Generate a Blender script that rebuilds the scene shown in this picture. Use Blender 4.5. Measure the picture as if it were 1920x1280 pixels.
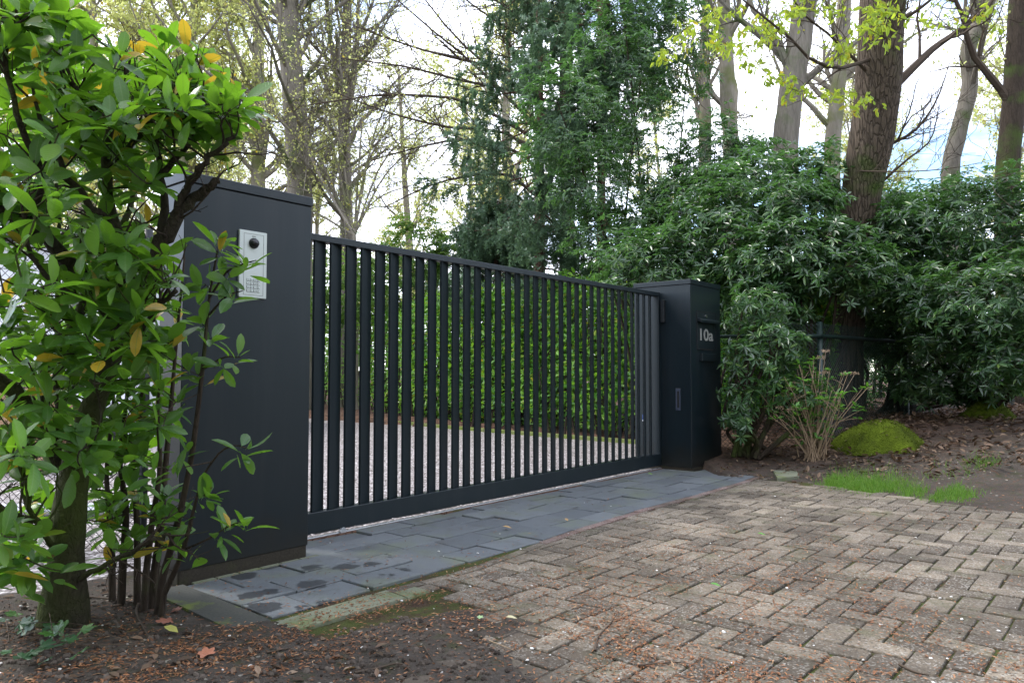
import bpy, math, random
import numpy as np
from mathutils import Matrix, Vector

for o in list(bpy.data.objects):
    bpy.data.objects.remove(o)
S = bpy.context.scene
COL = S.collection
R = math.radians
rng = np.random.default_rng(11)
random.seed(5)

# ------------------------------------------------------------------ camera, sky, sun, exposure
FPX = 1400.0
PITCH = R(2.45)
cd = bpy.data.cameras.new('camera'); cam = bpy.data.objects.new('camera', cd); COL.objects.link(cam)
cd.sensor_width = 36; cd.lens = 36 * FPX / 1920; cd.clip_start = 0.05; cd.clip_end = 600
cam.location = (0, 0, 1); cam.rotation_euler = (R(90) + PITCH, 0, 0)
S.camera = cam

SUN_EL, SUN_AZ = 52, -70          # soft sun behind thin cloud, from the upper left and a little beyond the gate
W = bpy.data.worlds.new('World'); S.world = W; W.use_nodes = True
nt = W.node_tree; nt.nodes.clear()
def wn(t, **k):
    n = nt.nodes.new(t)
    for a, b in k.items(): setattr(n, a, b)
    return n
out = wn('ShaderNodeOutputWorld'); bg = wn('ShaderNodeBackground')
sky = wn('ShaderNodeTexSky', sky_type='NISHITA', sun_disc=False, sun_elevation=R(SUN_EL), sun_rotation=R(SUN_AZ), air_density=1.0, dust_density=0.6, ozone_density=2.0)
tc = wn('ShaderNodeTexCoord'); mp = wn('ShaderNodeMapping'); mp.inputs['Scale'].default_value = (1.0, 1.0, 2.6)
mp.inputs['Location'].default_value = (0.35, 0.1, 0.42)
no = wn('ShaderNodeTexNoise'); no.inputs['Scale'].default_value = 2.1; no.inputs['Detail'].default_value = 7; no.inputs['Roughness'].default_value = .55
rp = wn('ShaderNodeValToRGB'); rp.color_ramp.elements[0].position = .40; rp.color_ramp.elements[1].position = .56
mx = wn('ShaderNodeMix', data_type='RGBA'); mx.inputs[7].default_value = (8.0, 8.3, 9.4, 1)
L_ = nt.links.new
L_(tc.outputs['Generated'], mp.inputs['Vector']); L_(mp.outputs[0], no.inputs['Vector']); L_(no.outputs['Fac'], rp.inputs[0])
L_(rp.outputs[0], mx.inputs[0]); L_(sky.outputs[0], mx.inputs[6]); L_(mx.outputs[2], bg.inputs[0])
bg.inputs[1].default_value = 0.15
L_(bg.outputs[0], out.inputs[0])
sd = bpy.data.lights.new('sun', 'SUN'); sun = bpy.data.objects.new('sun', sd); COL.objects.link(sun)
sd.energy = 1.2; sd.angle = R(14); sd.color = (1, .965, .9)
az = R(SUN_AZ)
sdir = Vector((math.sin(az) * math.cos(R(SUN_EL)), math.cos(az) * math.cos(R(SUN_EL)), math.sin(R(SUN_EL))))
sun.rotation_euler = (-sdir).to_track_quat('-Z', 'Y').to_euler()
vs = S.view_settings; vs.view_transform = 'Standard'; vs.look = 'None'; vs.gamma = 1; vs.use_curve_mapping = False
vs.exposure = 1.5
S.cycles.max_bounces = 8; S.cycles.transparent_max_bounces = 8

# ------------------------------------------------------------------ measuring helpers
_c, _s = math.cos(PITCH), math.sin(PITCH)
TH = R(39.64)
UO = np.array([-1.117, 4.127]); UU = np.array([math.sin(TH), math.cos(TH)]); VV = np.array([-math.cos(TH), math.sin(TH)])
GL, PW, PD, PH = 4.643, .724, .664, 1.977        # gate opening, pillar width, depth, height

def at(px, py, d):
    """world point at distance d (along Y) for a spot measured in the photograph"""
    x = (px - 960) / FPX; u = (640 - py) / FPX
    r = np.array([x, _c - u * _s, _s + u * _c]); return r / r[1] * d + np.array([0, 0, 1.])
def gnd(px, py, z=0.0):
    x = (px - 960) / FPX; u = (640 - py) / FPX
    r = np.array([x, _c - u * _s, _s + u * _c]); t = (z - 1) / r[2]
    return r * t + np.array([0, 0, 1.])
def proj(P):
    P = np.atleast_2d(P); d = P[:, 1] * _c + (P[:, 2] - 1) * _s; u = -P[:, 1] * _s + (P[:, 2] - 1) * _c
    d = np.where(d > .05, d, .05)
    return np.stack([960 + FPX * P[:, 0] / d, 640 - FPX * u / d, d], 1)
def G(u, v, z=0.0):
    q = UO + u * UU + v * VV; return np.array([q[0], q[1], z])
def uvof(x, y):
    dx = np.asarray(x) - UO[0]; dy = np.asarray(y) - UO[1]
    return dx * UU[0] + dy * UU[1], dx * VV[0] + dy * VV[1]

# ------------------------------------------------------------------ mesh helpers
def norm(a):
    return a / np.maximum(np.linalg.norm(a, axis=-1, keepdims=True), 1e-9)

class MB:
    def __init__(s): s.v = []; s.f = []; s.m = []; s.n = 0; s.tubes = {}
    def add(s, V, F, mat=0):
        V = np.asarray(V, float).reshape(-1, 3); F = np.asarray(F, int)
        s.v.append(V); s.f.append(F + s.n); s.m.append(np.full(len(F), mat)); s.n += len(V); return s
    def box(s, a, b, mat=0, bev=0.0):
        x0, y0, z0 = a; x1, y1, z1 = b
        if bev <= 0:
            V = [(x0,y0,z0),(x1,y0,z0),(x1,y1,z0),(x0,y1,z0),(x0,y0,z1),(x1,y0,z1),(x1,y1,z1),(x0,y1,z1)]
            s.add(V, [(0,3,2,1),(4,5,6,7),(0,1,5,4),(1,2,6,5),(2,3,7,6),(3,0,4,7)], mat)
        else:
            V = []; 
            for sx, X in ((1, x0), (-1, x1)):
                for sy, Y in ((1, y0), (-1, y1)):
                    for sz, Z in ((1, z0), (-1, z1)):
                        V += [(X, Y + sy*bev, Z + sz*bev), (X + sx*bev, Y, Z + sz*bev), (X + sx*bev, Y + sy*bev, Z)]
            import bmesh
            bm = bmesh.new(); [bm.verts.new(v) for v in V]; bmesh.ops.convex_hull(bm, input=bm.verts)
            bmesh.ops.dissolve_limit(bm, angle_limit=.01, verts=bm.verts, edges=bm.edges)
            bmesh.ops.triangulate(bm, faces=bm.faces)
            bm.verts.index_update()
            s.add([v.co[:] for v in bm.verts], [[v.index for v in f.verts] for f in bm.faces], mat); bm.free()
        return s
    def tube(s, path, rad, sides=6):
        path = np.asarray(path, float); n = len(path)
        rad = np.broadcast_to(np.asarray(rad, float), (n,)) if np.ndim(rad) == 0 or len(rad) == n else np.interp(np.linspace(0,1,n), np.linspace(0,1,len(rad)), rad)
        s.tubes.setdefault((n, sides), []).append((path[None], rad[None])); return s
    def tubes_b(s, paths, rads, sides):
        if len(paths): s.tubes.setdefault((paths.shape[1], sides), []).append((paths, rads))
        return s
    def flush(s):
        for (n, k), L in s.tubes.items():
            P = np.concatenate([a for a, b in L]); Rr = np.concatenate([b for a, b in L]); B = len(P)
            T = np.gradient(P, axis=1); T = norm(T)
            ref = np.where(np.abs(norm(P[:, -1] - P[:, 0])[:, None, 2:3]) > .8, np.array([1., 0, 0]), np.array([0, 0, 1.]))
            A = norm(np.cross(T, np.broadcast_to(ref, T.shape))); Bn = np.cross(T, A)
            a = np.arange(k) * 2 * math.pi / k
            V = P[:, :, None] + Rr[:, :, None, None] * (A[:, :, None] * np.cos(a)[:, None] + Bn[:, :, None] * np.sin(a)[:, None])
            i = np.arange(n - 1)[:, None] * k; j = np.arange(k)[None]; j2 = (j + 1) % k
            F = np.stack([i + j, i + j2, i + k + j2, i + k + j], -1).reshape(-1, 4)
            F = (F[None] + (np.arange(B) * n * k)[:, None, None]).reshape(-1, 4)
            s.add(V.reshape(-1, 3), F)
            cap = (np.arange(k)[None] + (np.arange(B) * n * k + (n - 1) * k)[:, None])
            s.f.append(cap + s.n - B * n * k); s.m.append(np.zeros(B, int))
        s.tubes = {}
    def mesh(s, name, mats, smooth=False):
        s.flush()
        me = bpy.data.meshes.new(name)
        V = np.concatenate(s.v) if s.v else np.zeros((0, 3))
        cnt = np.concatenate([np.full(len(f), f.shape[1]) for f in s.f]) if s.f else np.zeros(0, int)
        idx = np.concatenate([f.reshape(-1) for f in s.f]) if s.f else np.zeros(0, int)
        me.vertices.add(len(V)); me.vertices.foreach_set('co', V.astype(np.float32).reshape(-1))
        me.loops.add(len(idx)); me.loops.foreach_set('vertex_index', idx.astype(np.int32))
        me.polygons.add(len(cnt)); me.polygons.foreach_set('loop_start', np.concatenate([[0], np.cumsum(cnt)[:-1]]).astype(np.int32))
        me.polygons.foreach_set('loop_total', cnt.astype(np.int32))
        for m in (mats if isinstance(mats, (list, tuple)) else [mats]): me.materials.append(m)
        mi = np.concatenate(s.m) if s.m else np.zeros(0, int)
        if mi.any(): me.polygons.foreach_set('material_index', mi.astype(np.int32))
        me.update(calc_edges=True)
        me.shade_smooth() if smooth else me.shade_flat()
        return me
    def build(s, name, mats, parent=None, smooth=False, **props):
        o = link(name, s.mesh(name, mats, smooth), parent)
        for a, b in props.items(): o[a] = b
        return o

def link(name, data, parent=None, mw=None):
    o = bpy.data.objects.new(name, data); COL.objects.link(o)
    if parent: o.parent = parent
    if mw is not None: o.matrix_basis = mw
    return o
def thing(name, label, cat, loc=(0, 0, 0), rz=0, group=None):
    o = bpy.data.objects.new(name, None); o.empty_display_size = .2; COL.objects.link(o)
    o.location = loc; o.rotation_euler = (0, 0, rz); o['label'] = label; o['category'] = cat
    if group: o['group'] = group
    return o
def tag(o, label, cat, group=None):
    o['label'] = label; o['category'] = cat
    if group: o['group'] = group
    return o
def copy_tree(o, label, loc=None, rz=None, scale=None, group=None):
    c = o.copy(); COL.objects.link(c); c['label'] = label
    if loc is not None: c.location = loc
    if rz is not None: c.rotation_euler = (0, 0, rz)
    if scale is not None: c.scale = scale
    if group: c['group'] = group
    for ch in list(o.children):
        d = ch.copy(); COL.objects.link(d); d.parent = c
        for gch in list(ch.children):
            e = gch.copy(); COL.objects.link(e); e.parent = d
    return c

def frames(d, up):
    """rotation matrices with local +Y along d and local +Z near up"""
    d = norm(d); x = norm(np.cross(d, up)); z = np.cross(x, d)
    return np.stack([x, d, z], -1)
def scatter(mb, tv, tf, pos, rot, sc, mat=0):
    """copies of a template (n,3) put at pos with rotation matrices and scale"""
    if not len(pos): return
    sc = np.asarray(sc, float)
    if sc.ndim == 1: sc = sc[:, None]
    V = np.einsum('nij,nkj->nki', rot, tv[None] * sc[:, None, :]) + pos[:, None]
    F = tf[None] + (np.arange(len(pos)) * len(tv))[:, None, None]
    mb.add(V.reshape(-1, 3), F.reshape(-1, tf.shape[1]), mat)

# leaf templates: unit length along +Y
def leaf_big(w=.4, droop=.12, fold=.10, tw=0.0):
    ys = [0, .14, .36, .62, .86, 1.0]; ws = [.02, .46, .86, 1.0, .68, .06]
    V = []
    for y, q in zip(ys, ws):
        zc = -droop * y * y; wv = w / 2 * q
        t = tw * y
        V += [(-wv, y, zc + fold * q * .5 - t * wv), (0, y, zc), (wv, y, zc + fold * q * .5 + t * wv)]
    F = []
    for i in range(5):
        a = i * 3; F += [(a, a+1, a+4, a+3), (a+1, a+2, a+5, a+4)]
    return np.array(V, float), np.array(F)
def leaf_small(w=.42, droop=.1, fold=.07):
    V = [(0, 0, 0), (-w/2, .38, fold), (-w/2*.8, .72, fold - droop*.5), (0, 1, -droop), (w/2*.8, .72, fold - droop*.5), (w/2, .38, fold)]
    return np.array(V, float), np.array([(0, 3, 2, 1), (0, 5, 4, 3)])
LB, LBF = leaf_big(); LS, LSF = leaf_small()
RH, RHF = leaf_small(.27, .22, .03)

def unit(n, rg=rng):
    return norm(rg.normal(size=(n, 3)))
def spawn(paths, rads, k, t0, t1, a0, a1, len0, len1, nseg, wob, up, rg, rs=.55, rend=.25, taper=True, r_abs=None):
    """vectorised branching: k children on each parent path"""
    B, n, _ = paths.shape
    t = rg.uniform(t0, t1, (B, k)) * (n - 1); i = np.minimum(t.astype(int), n - 2); fr = (t - i)[..., None]
    b = np.arange(B)[:, None]
    P0 = paths[b, i] * (1 - fr) + paths[b, i + 1] * fr
    T = norm(paths[b, i + 1] - paths[b, i]); r0 = (rads[b, i] * (1 - fr[..., 0]) + rads[b, i + 1] * fr[..., 0]) * rs
    N = B * k; P0 = P0.reshape(N, 3); T = T.reshape(N, 3); r0 = r0.reshape(N)
    if r_abs is not None: r0 = np.minimum(r0, r_abs)
    q = norm(np.cross(T, unit(N, rg))); a = rg.uniform(a0, a1, (N, 1))
    d = norm(T * np.cos(a) + q * np.sin(a) + np.array([0, 0, up]))
    ln = rg.uniform(len0, len1, N)
    if taper: ln = ln * (1.15 - .6 * (t.reshape(N) / (n - 1)))
    pts = [P0]; cur = d
    for s_ in range(nseg):
        cur = norm(cur + rg.normal(size=(N, 3)) * wob + np.array([0, 0, up * .35]))
        pts.append(pts[-1] + cur * (ln / nseg)[:, None])
    P = np.stack(pts, 1); Rr = r0[:, None] * np.linspace(1, rend, nseg + 1)[None]
    return P, Rr
def smooth_path(pts, n):
    pts = np.asarray(pts, float); m = len(pts); t = np.linspace(0, m - 1, n)
    ext = np.vstack([2*pts[0]-pts[1], pts, 2*pts[-1]-pts[-2]]); i = np.minimum(t.astype(int), m - 2); f = (t - i)[:, None]
    p0, p1, p2, p3 = ext[i], ext[i+1], ext[i+2], ext[i+3]
    return .5 * ((2*p1) + (-p0+p2)*f + (2*p0-5*p1+4*p2-p3)*f**2 + (-p0+3*p1-3*p2+p3)*f**3)
def grow(mb, att, nodes, nrad, rg, r_tip=.0016, r_max=.006, sides=4, sag=.06, seg=5):
    """join every attractor point to the nearest wood by a curved twig; returns twig end directions"""
    nodes = np.asarray(nodes, float); att = np.asarray(att, float)
    M = len(nodes) + len(att) * 3
    buf = np.zeros((M, 3)); buf[:len(nodes)] = nodes; k = len(nodes)
    d0 = np.array([np.min(np.linalg.norm(nodes - a, axis=1)) for a in att]); order = np.argsort(d0)
    dirs = np.zeros_like(att); P = []; Q = []
    for i in order:
        a = att[i]; dd = np.linalg.norm(buf[:k] - a, axis=1) + .25 * np.maximum(0, buf[:k, 2] - a[2]); j = int(np.argmin(dd)); b = buf[j]
        L = np.linalg.norm(a - b); t = np.linspace(0, 1, seg)[:, None]
        mid = (a + b) / 2 + rg.normal(size=3) * L * .10 + np.array([0, 0, -sag * L])
        path = (1-t)**2 * b + 2*t*(1-t)*mid + t**2 * a
        P.append(path); Q.append(np.linspace(min(r_max, r_tip + L * .008), r_tip, seg))
        buf[k:k+3] = path[[seg//3, 2*seg//3, seg-1]]; k += 3
        dirs[i] = norm(path[-1] - path[-2])
    mb.tubes_b(np.array(P), np.array(Q), sides)
    return dirs

# ------------------------------------------------------------------ materials
class NT:
    def __init__(s, name):
        s.m = bpy.data.materials.new(name); s.m.use_nodes = True; s.t = s.m.node_tree; s.t.nodes.clear()
        s.out = s.n('ShaderNodeOutputMaterial')
    def n(s, t, **k):
        x = s.t.nodes.new(t)
        for a, b in k.items(): setattr(x, a, b)
        return x
    def put(s, sock, v):
        if isinstance(v, bpy.types.NodeSocket): s.t.links.new(v, sock)
        elif v is not None:
            if hasattr(sock, 'default_value') and isinstance(v, (tuple, list)) and len(v) == 3 and sock.type == 'RGBA': v = (*v, 1)
            sock.default_value = v
    def pos(s): return s.n('ShaderNodeNewGeometry').outputs['Position']
    def obj(s): return s.n('ShaderNodeTexCoord').outputs['Object']
    def noise(s, scale, vec=None, detail=4, rough=.55, out='Fac', dist=0):
        x = s.n('ShaderNodeTexNoise'); x.inputs['Scale'].default_value = scale; x.inputs['Detail'].default_value = detail
        x.inputs['Roughness'].default_value = rough; x.inputs['Distortion'].default_value = dist; s.put(x.inputs['Vector'], vec or s.pos()); return x.outputs[out]
    def voro(s, scale, vec=None, out='Distance', feat='F1', rand=1.0):
        x = s.n('ShaderNodeTexVoronoi', feature=feat); x.inputs['Scale'].default_value = scale; x.inputs['Randomness'].default_value = rand; s.put(x.inputs['Vector'], vec or s.pos()); return x.outputs[out]
    def ramp(s, fac, stops, interp='LINEAR'):
        x = s.n('ShaderNodeValToRGB'); e = x.color_ramp.elements; x.color_ramp.interpolation = interp
        while len(e) < len(stops): e.new(.5)
        for el, (p, c) in zip(e, stops):
            el.position = p; el.color = (c, c, c, 1) if not isinstance(c, (tuple, list)) else (*c, 1)
        s.put(x.inputs[0], fac); return x.outputs[0]
    def mix(s, f, a, b, mode='MIX'):
        x = s.n('ShaderNodeMix', data_type='RGBA', blend_type=mode); s.put(x.inputs[0], f); s.put(x.inputs[6], a); s.put(x.inputs[7], b); return x.outputs[2]
    def math(s, op, a, b=None, clamp=False):
        x = s.n('ShaderNodeMath', operation=op, use_clamp=clamp); s.put(x.inputs[0], a)
        if b is not None: s.put(x.inputs[1], b)
        return x.outputs[0]
    def mapping(s, vec, scale=(1,1,1), rot=(0,0,0), loc=(0,0,0)):
        x = s.n('ShaderNodeMapping'); s.put(x.inputs[0], vec); x.inputs['Scale'].default_value = scale; x.inputs['Rotation'].default_value = rot; x.inputs['Location'].default_value = loc; return x.outputs[0]
    def rand(s):
        g = s.n('ShaderNodeNewGeometry').outputs['Random Per Island']; o = s.n('ShaderNodeObjectInfo').outputs['Random']
        return s.math('FRACT', s.math('ADD', g, o))
    def bump(s, h, strength=.3, dist=.01, nrm=None):
        x = s.n('ShaderNodeBump'); x.inputs['Strength'].default_value = strength; x.inputs['Distance'].default_value = dist; s.put(x.inputs['Height'], h)
        if nrm: s.put(x.inputs['Normal'], nrm)
        return x.outputs[0]
    def pbr(s, col, rough=.6, nrm=None, spec=.5, metal=0, coat=0, trans=None, sub=None):
        b = s.n('ShaderNodeBsdfPrincipled'); s.put(b.inputs['Base Color'], col); s.put(b.inputs['Roughness'], rough); s.put(b.inputs['Normal'], nrm)
        s.put(b.inputs['Specular IOR Level'], spec); s.put(b.inputs['Metallic'], metal); s.put(b.inputs['Coat Weight'], coat)
        o = b.outputs[0]
        if trans is not None:
            t = s.n('ShaderNodeBsdfTranslucent'); s.put(t.inputs[0], trans[1]); mx = s.n('ShaderNodeMixShader'); mx.inputs[0].default_value = trans[0]
            s.t.links.new(o, mx.inputs[1]); s.t.links.new(t.outputs[0], mx.inputs[2]); o = mx.outputs[0]
        s.t.links.new(o, s.out.inputs[0]); return s.m

def leaf_mat(name, stops, trans_col, rough=.38, tf=.35, spec=.5, veins=True):
    t = NT(name); r = t.rand(); c = t.ramp(r, stops)
    n = t.noise(30, detail=2); c = t.mix(t.ramp(n, [(.35, .0), (.75, .35)]), c, (.03, .05, .015), 'MIX')
    tc_ = t.mix(t.ramp(r, [(.90, 0.0), (.97, 1.0)]), trans_col, (.55, .40, .03)) if stops[-1][1][0] > .25 else trans_col
    return t.pbr(c, rough, t.bump(t.noise(60, detail=1), .15, .004), spec, trans=(tf, tc_))

M = {}
M['laurel'] = leaf_mat('laurel_leaf', [(0, (.022, .070, .020)), (.45, (.036, .11, .020)), (.82, (.065, .165, .022)), (.96, (.10, .20, .03)), (.975, (.50, .32, .03))], (.24, .56, .015), .28, .5)
def laurel_mat():
    t = NT('laurel_leaf'); r = t.rand(); a = t.n('ShaderNodeAttribute', attribute_name='leafco'); sx = t.n('ShaderNodeSeparateXYZ'); t.put(sx.inputs[0], a.outputs['Vector'])
    ax_ = t.math('ABSOLUTE', sx.outputs[0]); y = sx.outputs[1]
    c = t.ramp(r, [(0, (.022, .070, .020)), (.40, (.036, .115, .020)), (.80, (.070, .175, .022)), (.955, (.11, .21, .03)), (.975, (.50, .32, .03))])
    mid = t.ramp(ax_, [(.004, 1.), (.016, 0.)])
    ph = t.math('SINE', t.math('MULTIPLY', t.math('SUBTRACT', y, t.math('MULTIPLY', ax_, .8)), 62.))
    vein = t.ramp(ph, [(.86, 0.), (1., 1.)])
    off = t.n('ShaderNodeVectorMath', operation='ADD'); t.put(off.inputs[0], a.outputs['Vector']); t.put(off.inputs[1], t.n('ShaderNodeObjectInfo').outputs['Location'])
    pn = t.noise(3.0, detail=3); spot = t.ramp(t.noise(26., detail=2), [(.74, 0.), (.78, 1.)]); wash = t.noise(7., detail=3)
    c = t.mix(t.math('MULTIPLY', wash, .45), c, t.mix(.5, c, (.10, .17, .02)))
    c = t.mix(t.math('MULTIPLY', vein, .28), c, (.13, .24, .06)); c = t.mix(t.math('MULTIPLY', mid, .65), c, (.20, .32, .09))
    c = t.mix(t.math('MULTIPLY', spot, .8), c, (.16, .09, .03))
    bk = t.n('ShaderNodeNewGeometry').outputs['Backfacing']; c = t.mix(t.math('MULTIPLY', bk, .45), c, (.12, .20, .07))
    tcol = t.mix(t.ramp(r, [(.955, 0.0), (.975, 1.0)]), t.mix(wash, (.14, .34, .02), (.26, .52, .02)), (.60, .40, .03)); tcol = t.mix(t.math('MULTIPLY', mid, .6), tcol, (.10, .22, .02)); tcol = t.mix(spot, tcol, (.12, .07, .02))
    h = t.math('ADD', t.math('MULTIPLY', vein, -.5), t.math('MULTIPLY', wash, .8))
    return t.pbr(c, t.ramp(pn, [(.3, .22), (.7, .42)]), t.bump(h, .35, .004), .5, trans=(.42, tcol))
M['laurel'] = laurel_mat()
M['hedge'] = leaf_mat('hedge_leaf', [(0, (.05, .15, .03)), (.5, (.11, .29, .04)), (.9, (.23, .42, .05)), (1, (.34, .44, .06))], (.32, .64, .04), .3, .32)
M['rhodo'] = leaf_mat('rhododendron_leaf', [(0, (.020, .050, .024)), (.45, (.042, .098, .040)), (.85, (.075, .155, .048)), (1, (.16, .25, .055))], (.15, .36, .06), .30, .25, .8)
M['young'] = leaf_mat('young_oak_leaf', [(0, (.16, .26, .03)), (1, (.30, .38, .05))], (.50, .62, .05), .5, .5, .3)
M['yellowgreen'] = leaf_mat('spring_leaf', [(0, (.25, .29, .07)), (.6, (.33, .36, .11)), (1, (.40, .36, .16))], (.72, .76, .28), .6, .6, .2)
M['lightgreen'] = leaf_mat('light_green_leaf', [(0, (.06, .13, .04)), (1, (.14, .24, .05))], (.25, .42, .06), .5, .4, .3)
M['needle'] = leaf_mat('spruce_needle', [(0, (.07, .12, .085)), (.6, (.12, .20, .13)), (1, (.17, .26, .14))], (.22, .38, .17), .5, .2, .4)
M['ivy'] = leaf_mat('ivy_leaf', [(0, (.02, .06, .03)), (.6, (.035, .10, .035)), (1, (.07, .18, .03))], (.08, .2, .03), .4, .2)
M['hydr'] = leaf_mat('hydrangea_leaf', [(0, (.06, .17, .03)), (1, (.10, .26, .04))], (.2, .45, .04), .4, .35)
M['grass'] = leaf_mat('grass_blade', [(0, (.07, .17, .02)), (.8, (.13, .28, .03)), (1, (.25, .3, .08))], (.2, .4, .04), .5, .3, .3)
M['brownleaf'] = leaf_mat('dead_leaf', [(0, (.045, .026, .018)), (.5, (.11, .062, .040)), (.9, (.19, .12, .08)), (1, (.30, .21, .15))], (.2, .1, .05), .6, .1, .3)
M['litter'] = leaf_mat('husk_litter', [(0, (.12, .045, .02)), (.5, (.24, .095, .04)), (.85, (.33, .14, .06)), (1, (.42, .26, .15))], (.3, .12, .05), .6, .08, .3)
M['petal'] = leaf_mat('dry_petal', [(0, (.30, .2, .13)), (1, (.52, .4, .3))], (.4, .28, .2), .7, .3, .2)

def bark(name, c0, c1, moss=.0, sc=9, bs=.8, stretch=.18, mosscol=(.06, .10, .015), crack=.6):
    t = NT(name); p = t.mapping(t.obj(), (1, 1, stretch)); n = t.noise(sc, p, 6, .65, dist=.6); v = t.voro(sc * 1.2, t.mix(.06, p, t.noise(sc * .7, p, 3, out='Color'), 'ADD'), 'Distance', 'DISTANCE_TO_EDGE')
    h = t.math('ADD', t.math('MULTIPLY', t.ramp(v, [(0, 0.), (.14, 1.)]), crack), n)
    c = t.mix(t.ramp(h, [(.3, 0.), (1.1, 1.)]), c0, c1); c = t.mix(t.math('MULTIPLY', t.noise(40), .35), c, tuple(x * .55 for x in c1))
    if moss: c = t.mix(t.ramp(t.noise(1.7, detail=5), [(.62 - moss * .4, 0.), (.78 - moss * .35, .85)]), c, mosscol)
    return t.pbr(c, .9, t.bump(h, bs, .03), .2)
M['bark_oak'] = bark('furrowed_oak_bark', (.028, .021, .016), (.14, .105, .078), .25, 19, 1.0, .10, crack=.45)
M['bark_grey'] = bark('grey_bark', (.12, .105, .085), (.28, .245, .20), .25, 13, .7, .14, crack=.18)
M['bark_far'] = bark('pale_bark', (.19, .165, .13), (.35, .31, .25), .35, 9, .5, .2, (.14, .16, .05), crack=.12)
M['bark_laurel'] = bark('mossy_laurel_bark', (.022, .018, .012), (.085, .070, .050), .50, 30, .9, .55, (.055, .075, .012), .12)
M['bark_dark'] = bark('dark_stem_bark', (.02, .015, .011), (.075, .055, .04), .25, 22, .6, .2, crack=.2)
M['bark_red'] = bark('spruce_bark', (.05, .028, .02), (.15, .085, .06), .1, 14, .8, .5)
M['twig'] = NT('bare_twig').pbr((.075, .055, .04), .85, spec=.2)
M['twig_grey'] = NT('grey_green_twig').pbr((.20, .19, .13), .85, spec=.2)
M['stem_tan'] = NT('tan_dry_stem').pbr((.30, .215, .14), .8, spec=.2)

def m_paint(name, col, rough=.36, dirt=True, coat=.0):
    t = NT(name); g = t.n('ShaderNodeNewGeometry'); n = t.noise(2.2, detail=5); n2 = t.noise(420, detail=1)
    c = t.mix(t.ramp(n, [(.35, 0.), (.7, .3)]), col, tuple(x * .72 for x in col))
    st_ = t.noise(9, t.mapping(t.pos(), (1, 1, .07)), 5, .6); c = t.mix(t.ramp(st_, [(.5, 0.), (.75, .45)]), c, (.022, .025, .028))
    if dirt:
        sx = t.n('ShaderNodeSeparateXYZ'); t.put(sx.inputs[0], g.outputs['Position'])
        z = t.math('ADD', sx.outputs[2], t.math('MULTIPLY', t.noise(7, t.mapping(t.pos(), (1, 1, 2.2)), 6, .7), .45))
        c = t.mix(t.ramp(z, [(.30, .85), (.52, .0)]), c, (.012, .012, .010))
    return t.pbr(c, t.ramp(n, [(.3, rough - .01), (.75, rough + .03)]), t.bump(n2, .03, .001), .42, coat=coat)
M['paint'] = m_paint('anthracite_powder_coat', (.0062, .0125, .0170), .34, True, .0)
M['paint_gate'] = m_paint('anthracite_gate_paint', (.0070, .0130, .0168), .40, False)
M['black'] = NT('black_plastic').pbr((.008, .008, .010), .3)
M['gap'] = NT('dark_gap_and_shade').pbr((.004, .004, .005), .8)
M['silver'] = NT('silver_panel').pbr((.50, .53, .50), .42, metal=.35)
M['chrome'] = NT('chrome_lock').pbr((.75, .75, .72), .2, metal=1)
M['number'] = NT('pale_number').pbr((.30, .30, .28), .45, metal=.2)
M['green_steel'] = NT('dark_green_steel').pbr((.010, .026, .022), .4)
M['black_steel'] = NT('black_steel').pbr((.008, .010, .012), .4)
M['blue'] = NT('blue_sticker').pbr((.02, .06, .22), .4)
M['white'] = NT('white_paint').pbr((.80, .81, .84), .5)
M['red'] = NT('red_plastic').pbr((.62, .02, .02), .4)
M['tan'] = (lambda t: t.pbr(t.mix(t.noise(9, t.mapping(t.pos(), (1, 1, 8))), (.42, .28, .16), (.26, .16, .09)), .8))(NT('tan_board'))
M['galv'] = NT('galvanised_steel').pbr((.52, .53, .55), .4, metal=.6)
def m_rough_conc(name, c0, c1, mossf=.5, mosscol=(.16, .19, .07), sc=1.0):
    t = NT(name); n = t.noise(90 * sc, detail=3); m = t.noise(4.5, detail=6, rough=.65)
    c = t.mix(n, c0, c1); c = t.mix(t.ramp(m, [(.62 - mossf * .35, 0.), (.78 - mossf * .3, .9)]), c, mosscol)
    return t.pbr(c, .9, t.bump(n, .5, .004), .25)
M['plinth'] = m_rough_conc('black_stained_concrete', (.014, .012, .009), (.055, .046, .034), .2, (.04, .045, .015))
M['kerb'] = m_rough_conc('mossy_green_concrete', (.12, .13, .09), (.19, .195, .14), .40, (.12, .14, .055))
M['slab'] = m_rough_conc('dark_mossy_slab', (.035, .036, .032), (.075, .075, .065), .25, (.14, .18, .02))
M['kerb_far'] = m_rough_conc('moss_edging', (.14, .15, .07), (.24, .24, .12), .8, (.13, .17, .03))
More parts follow.
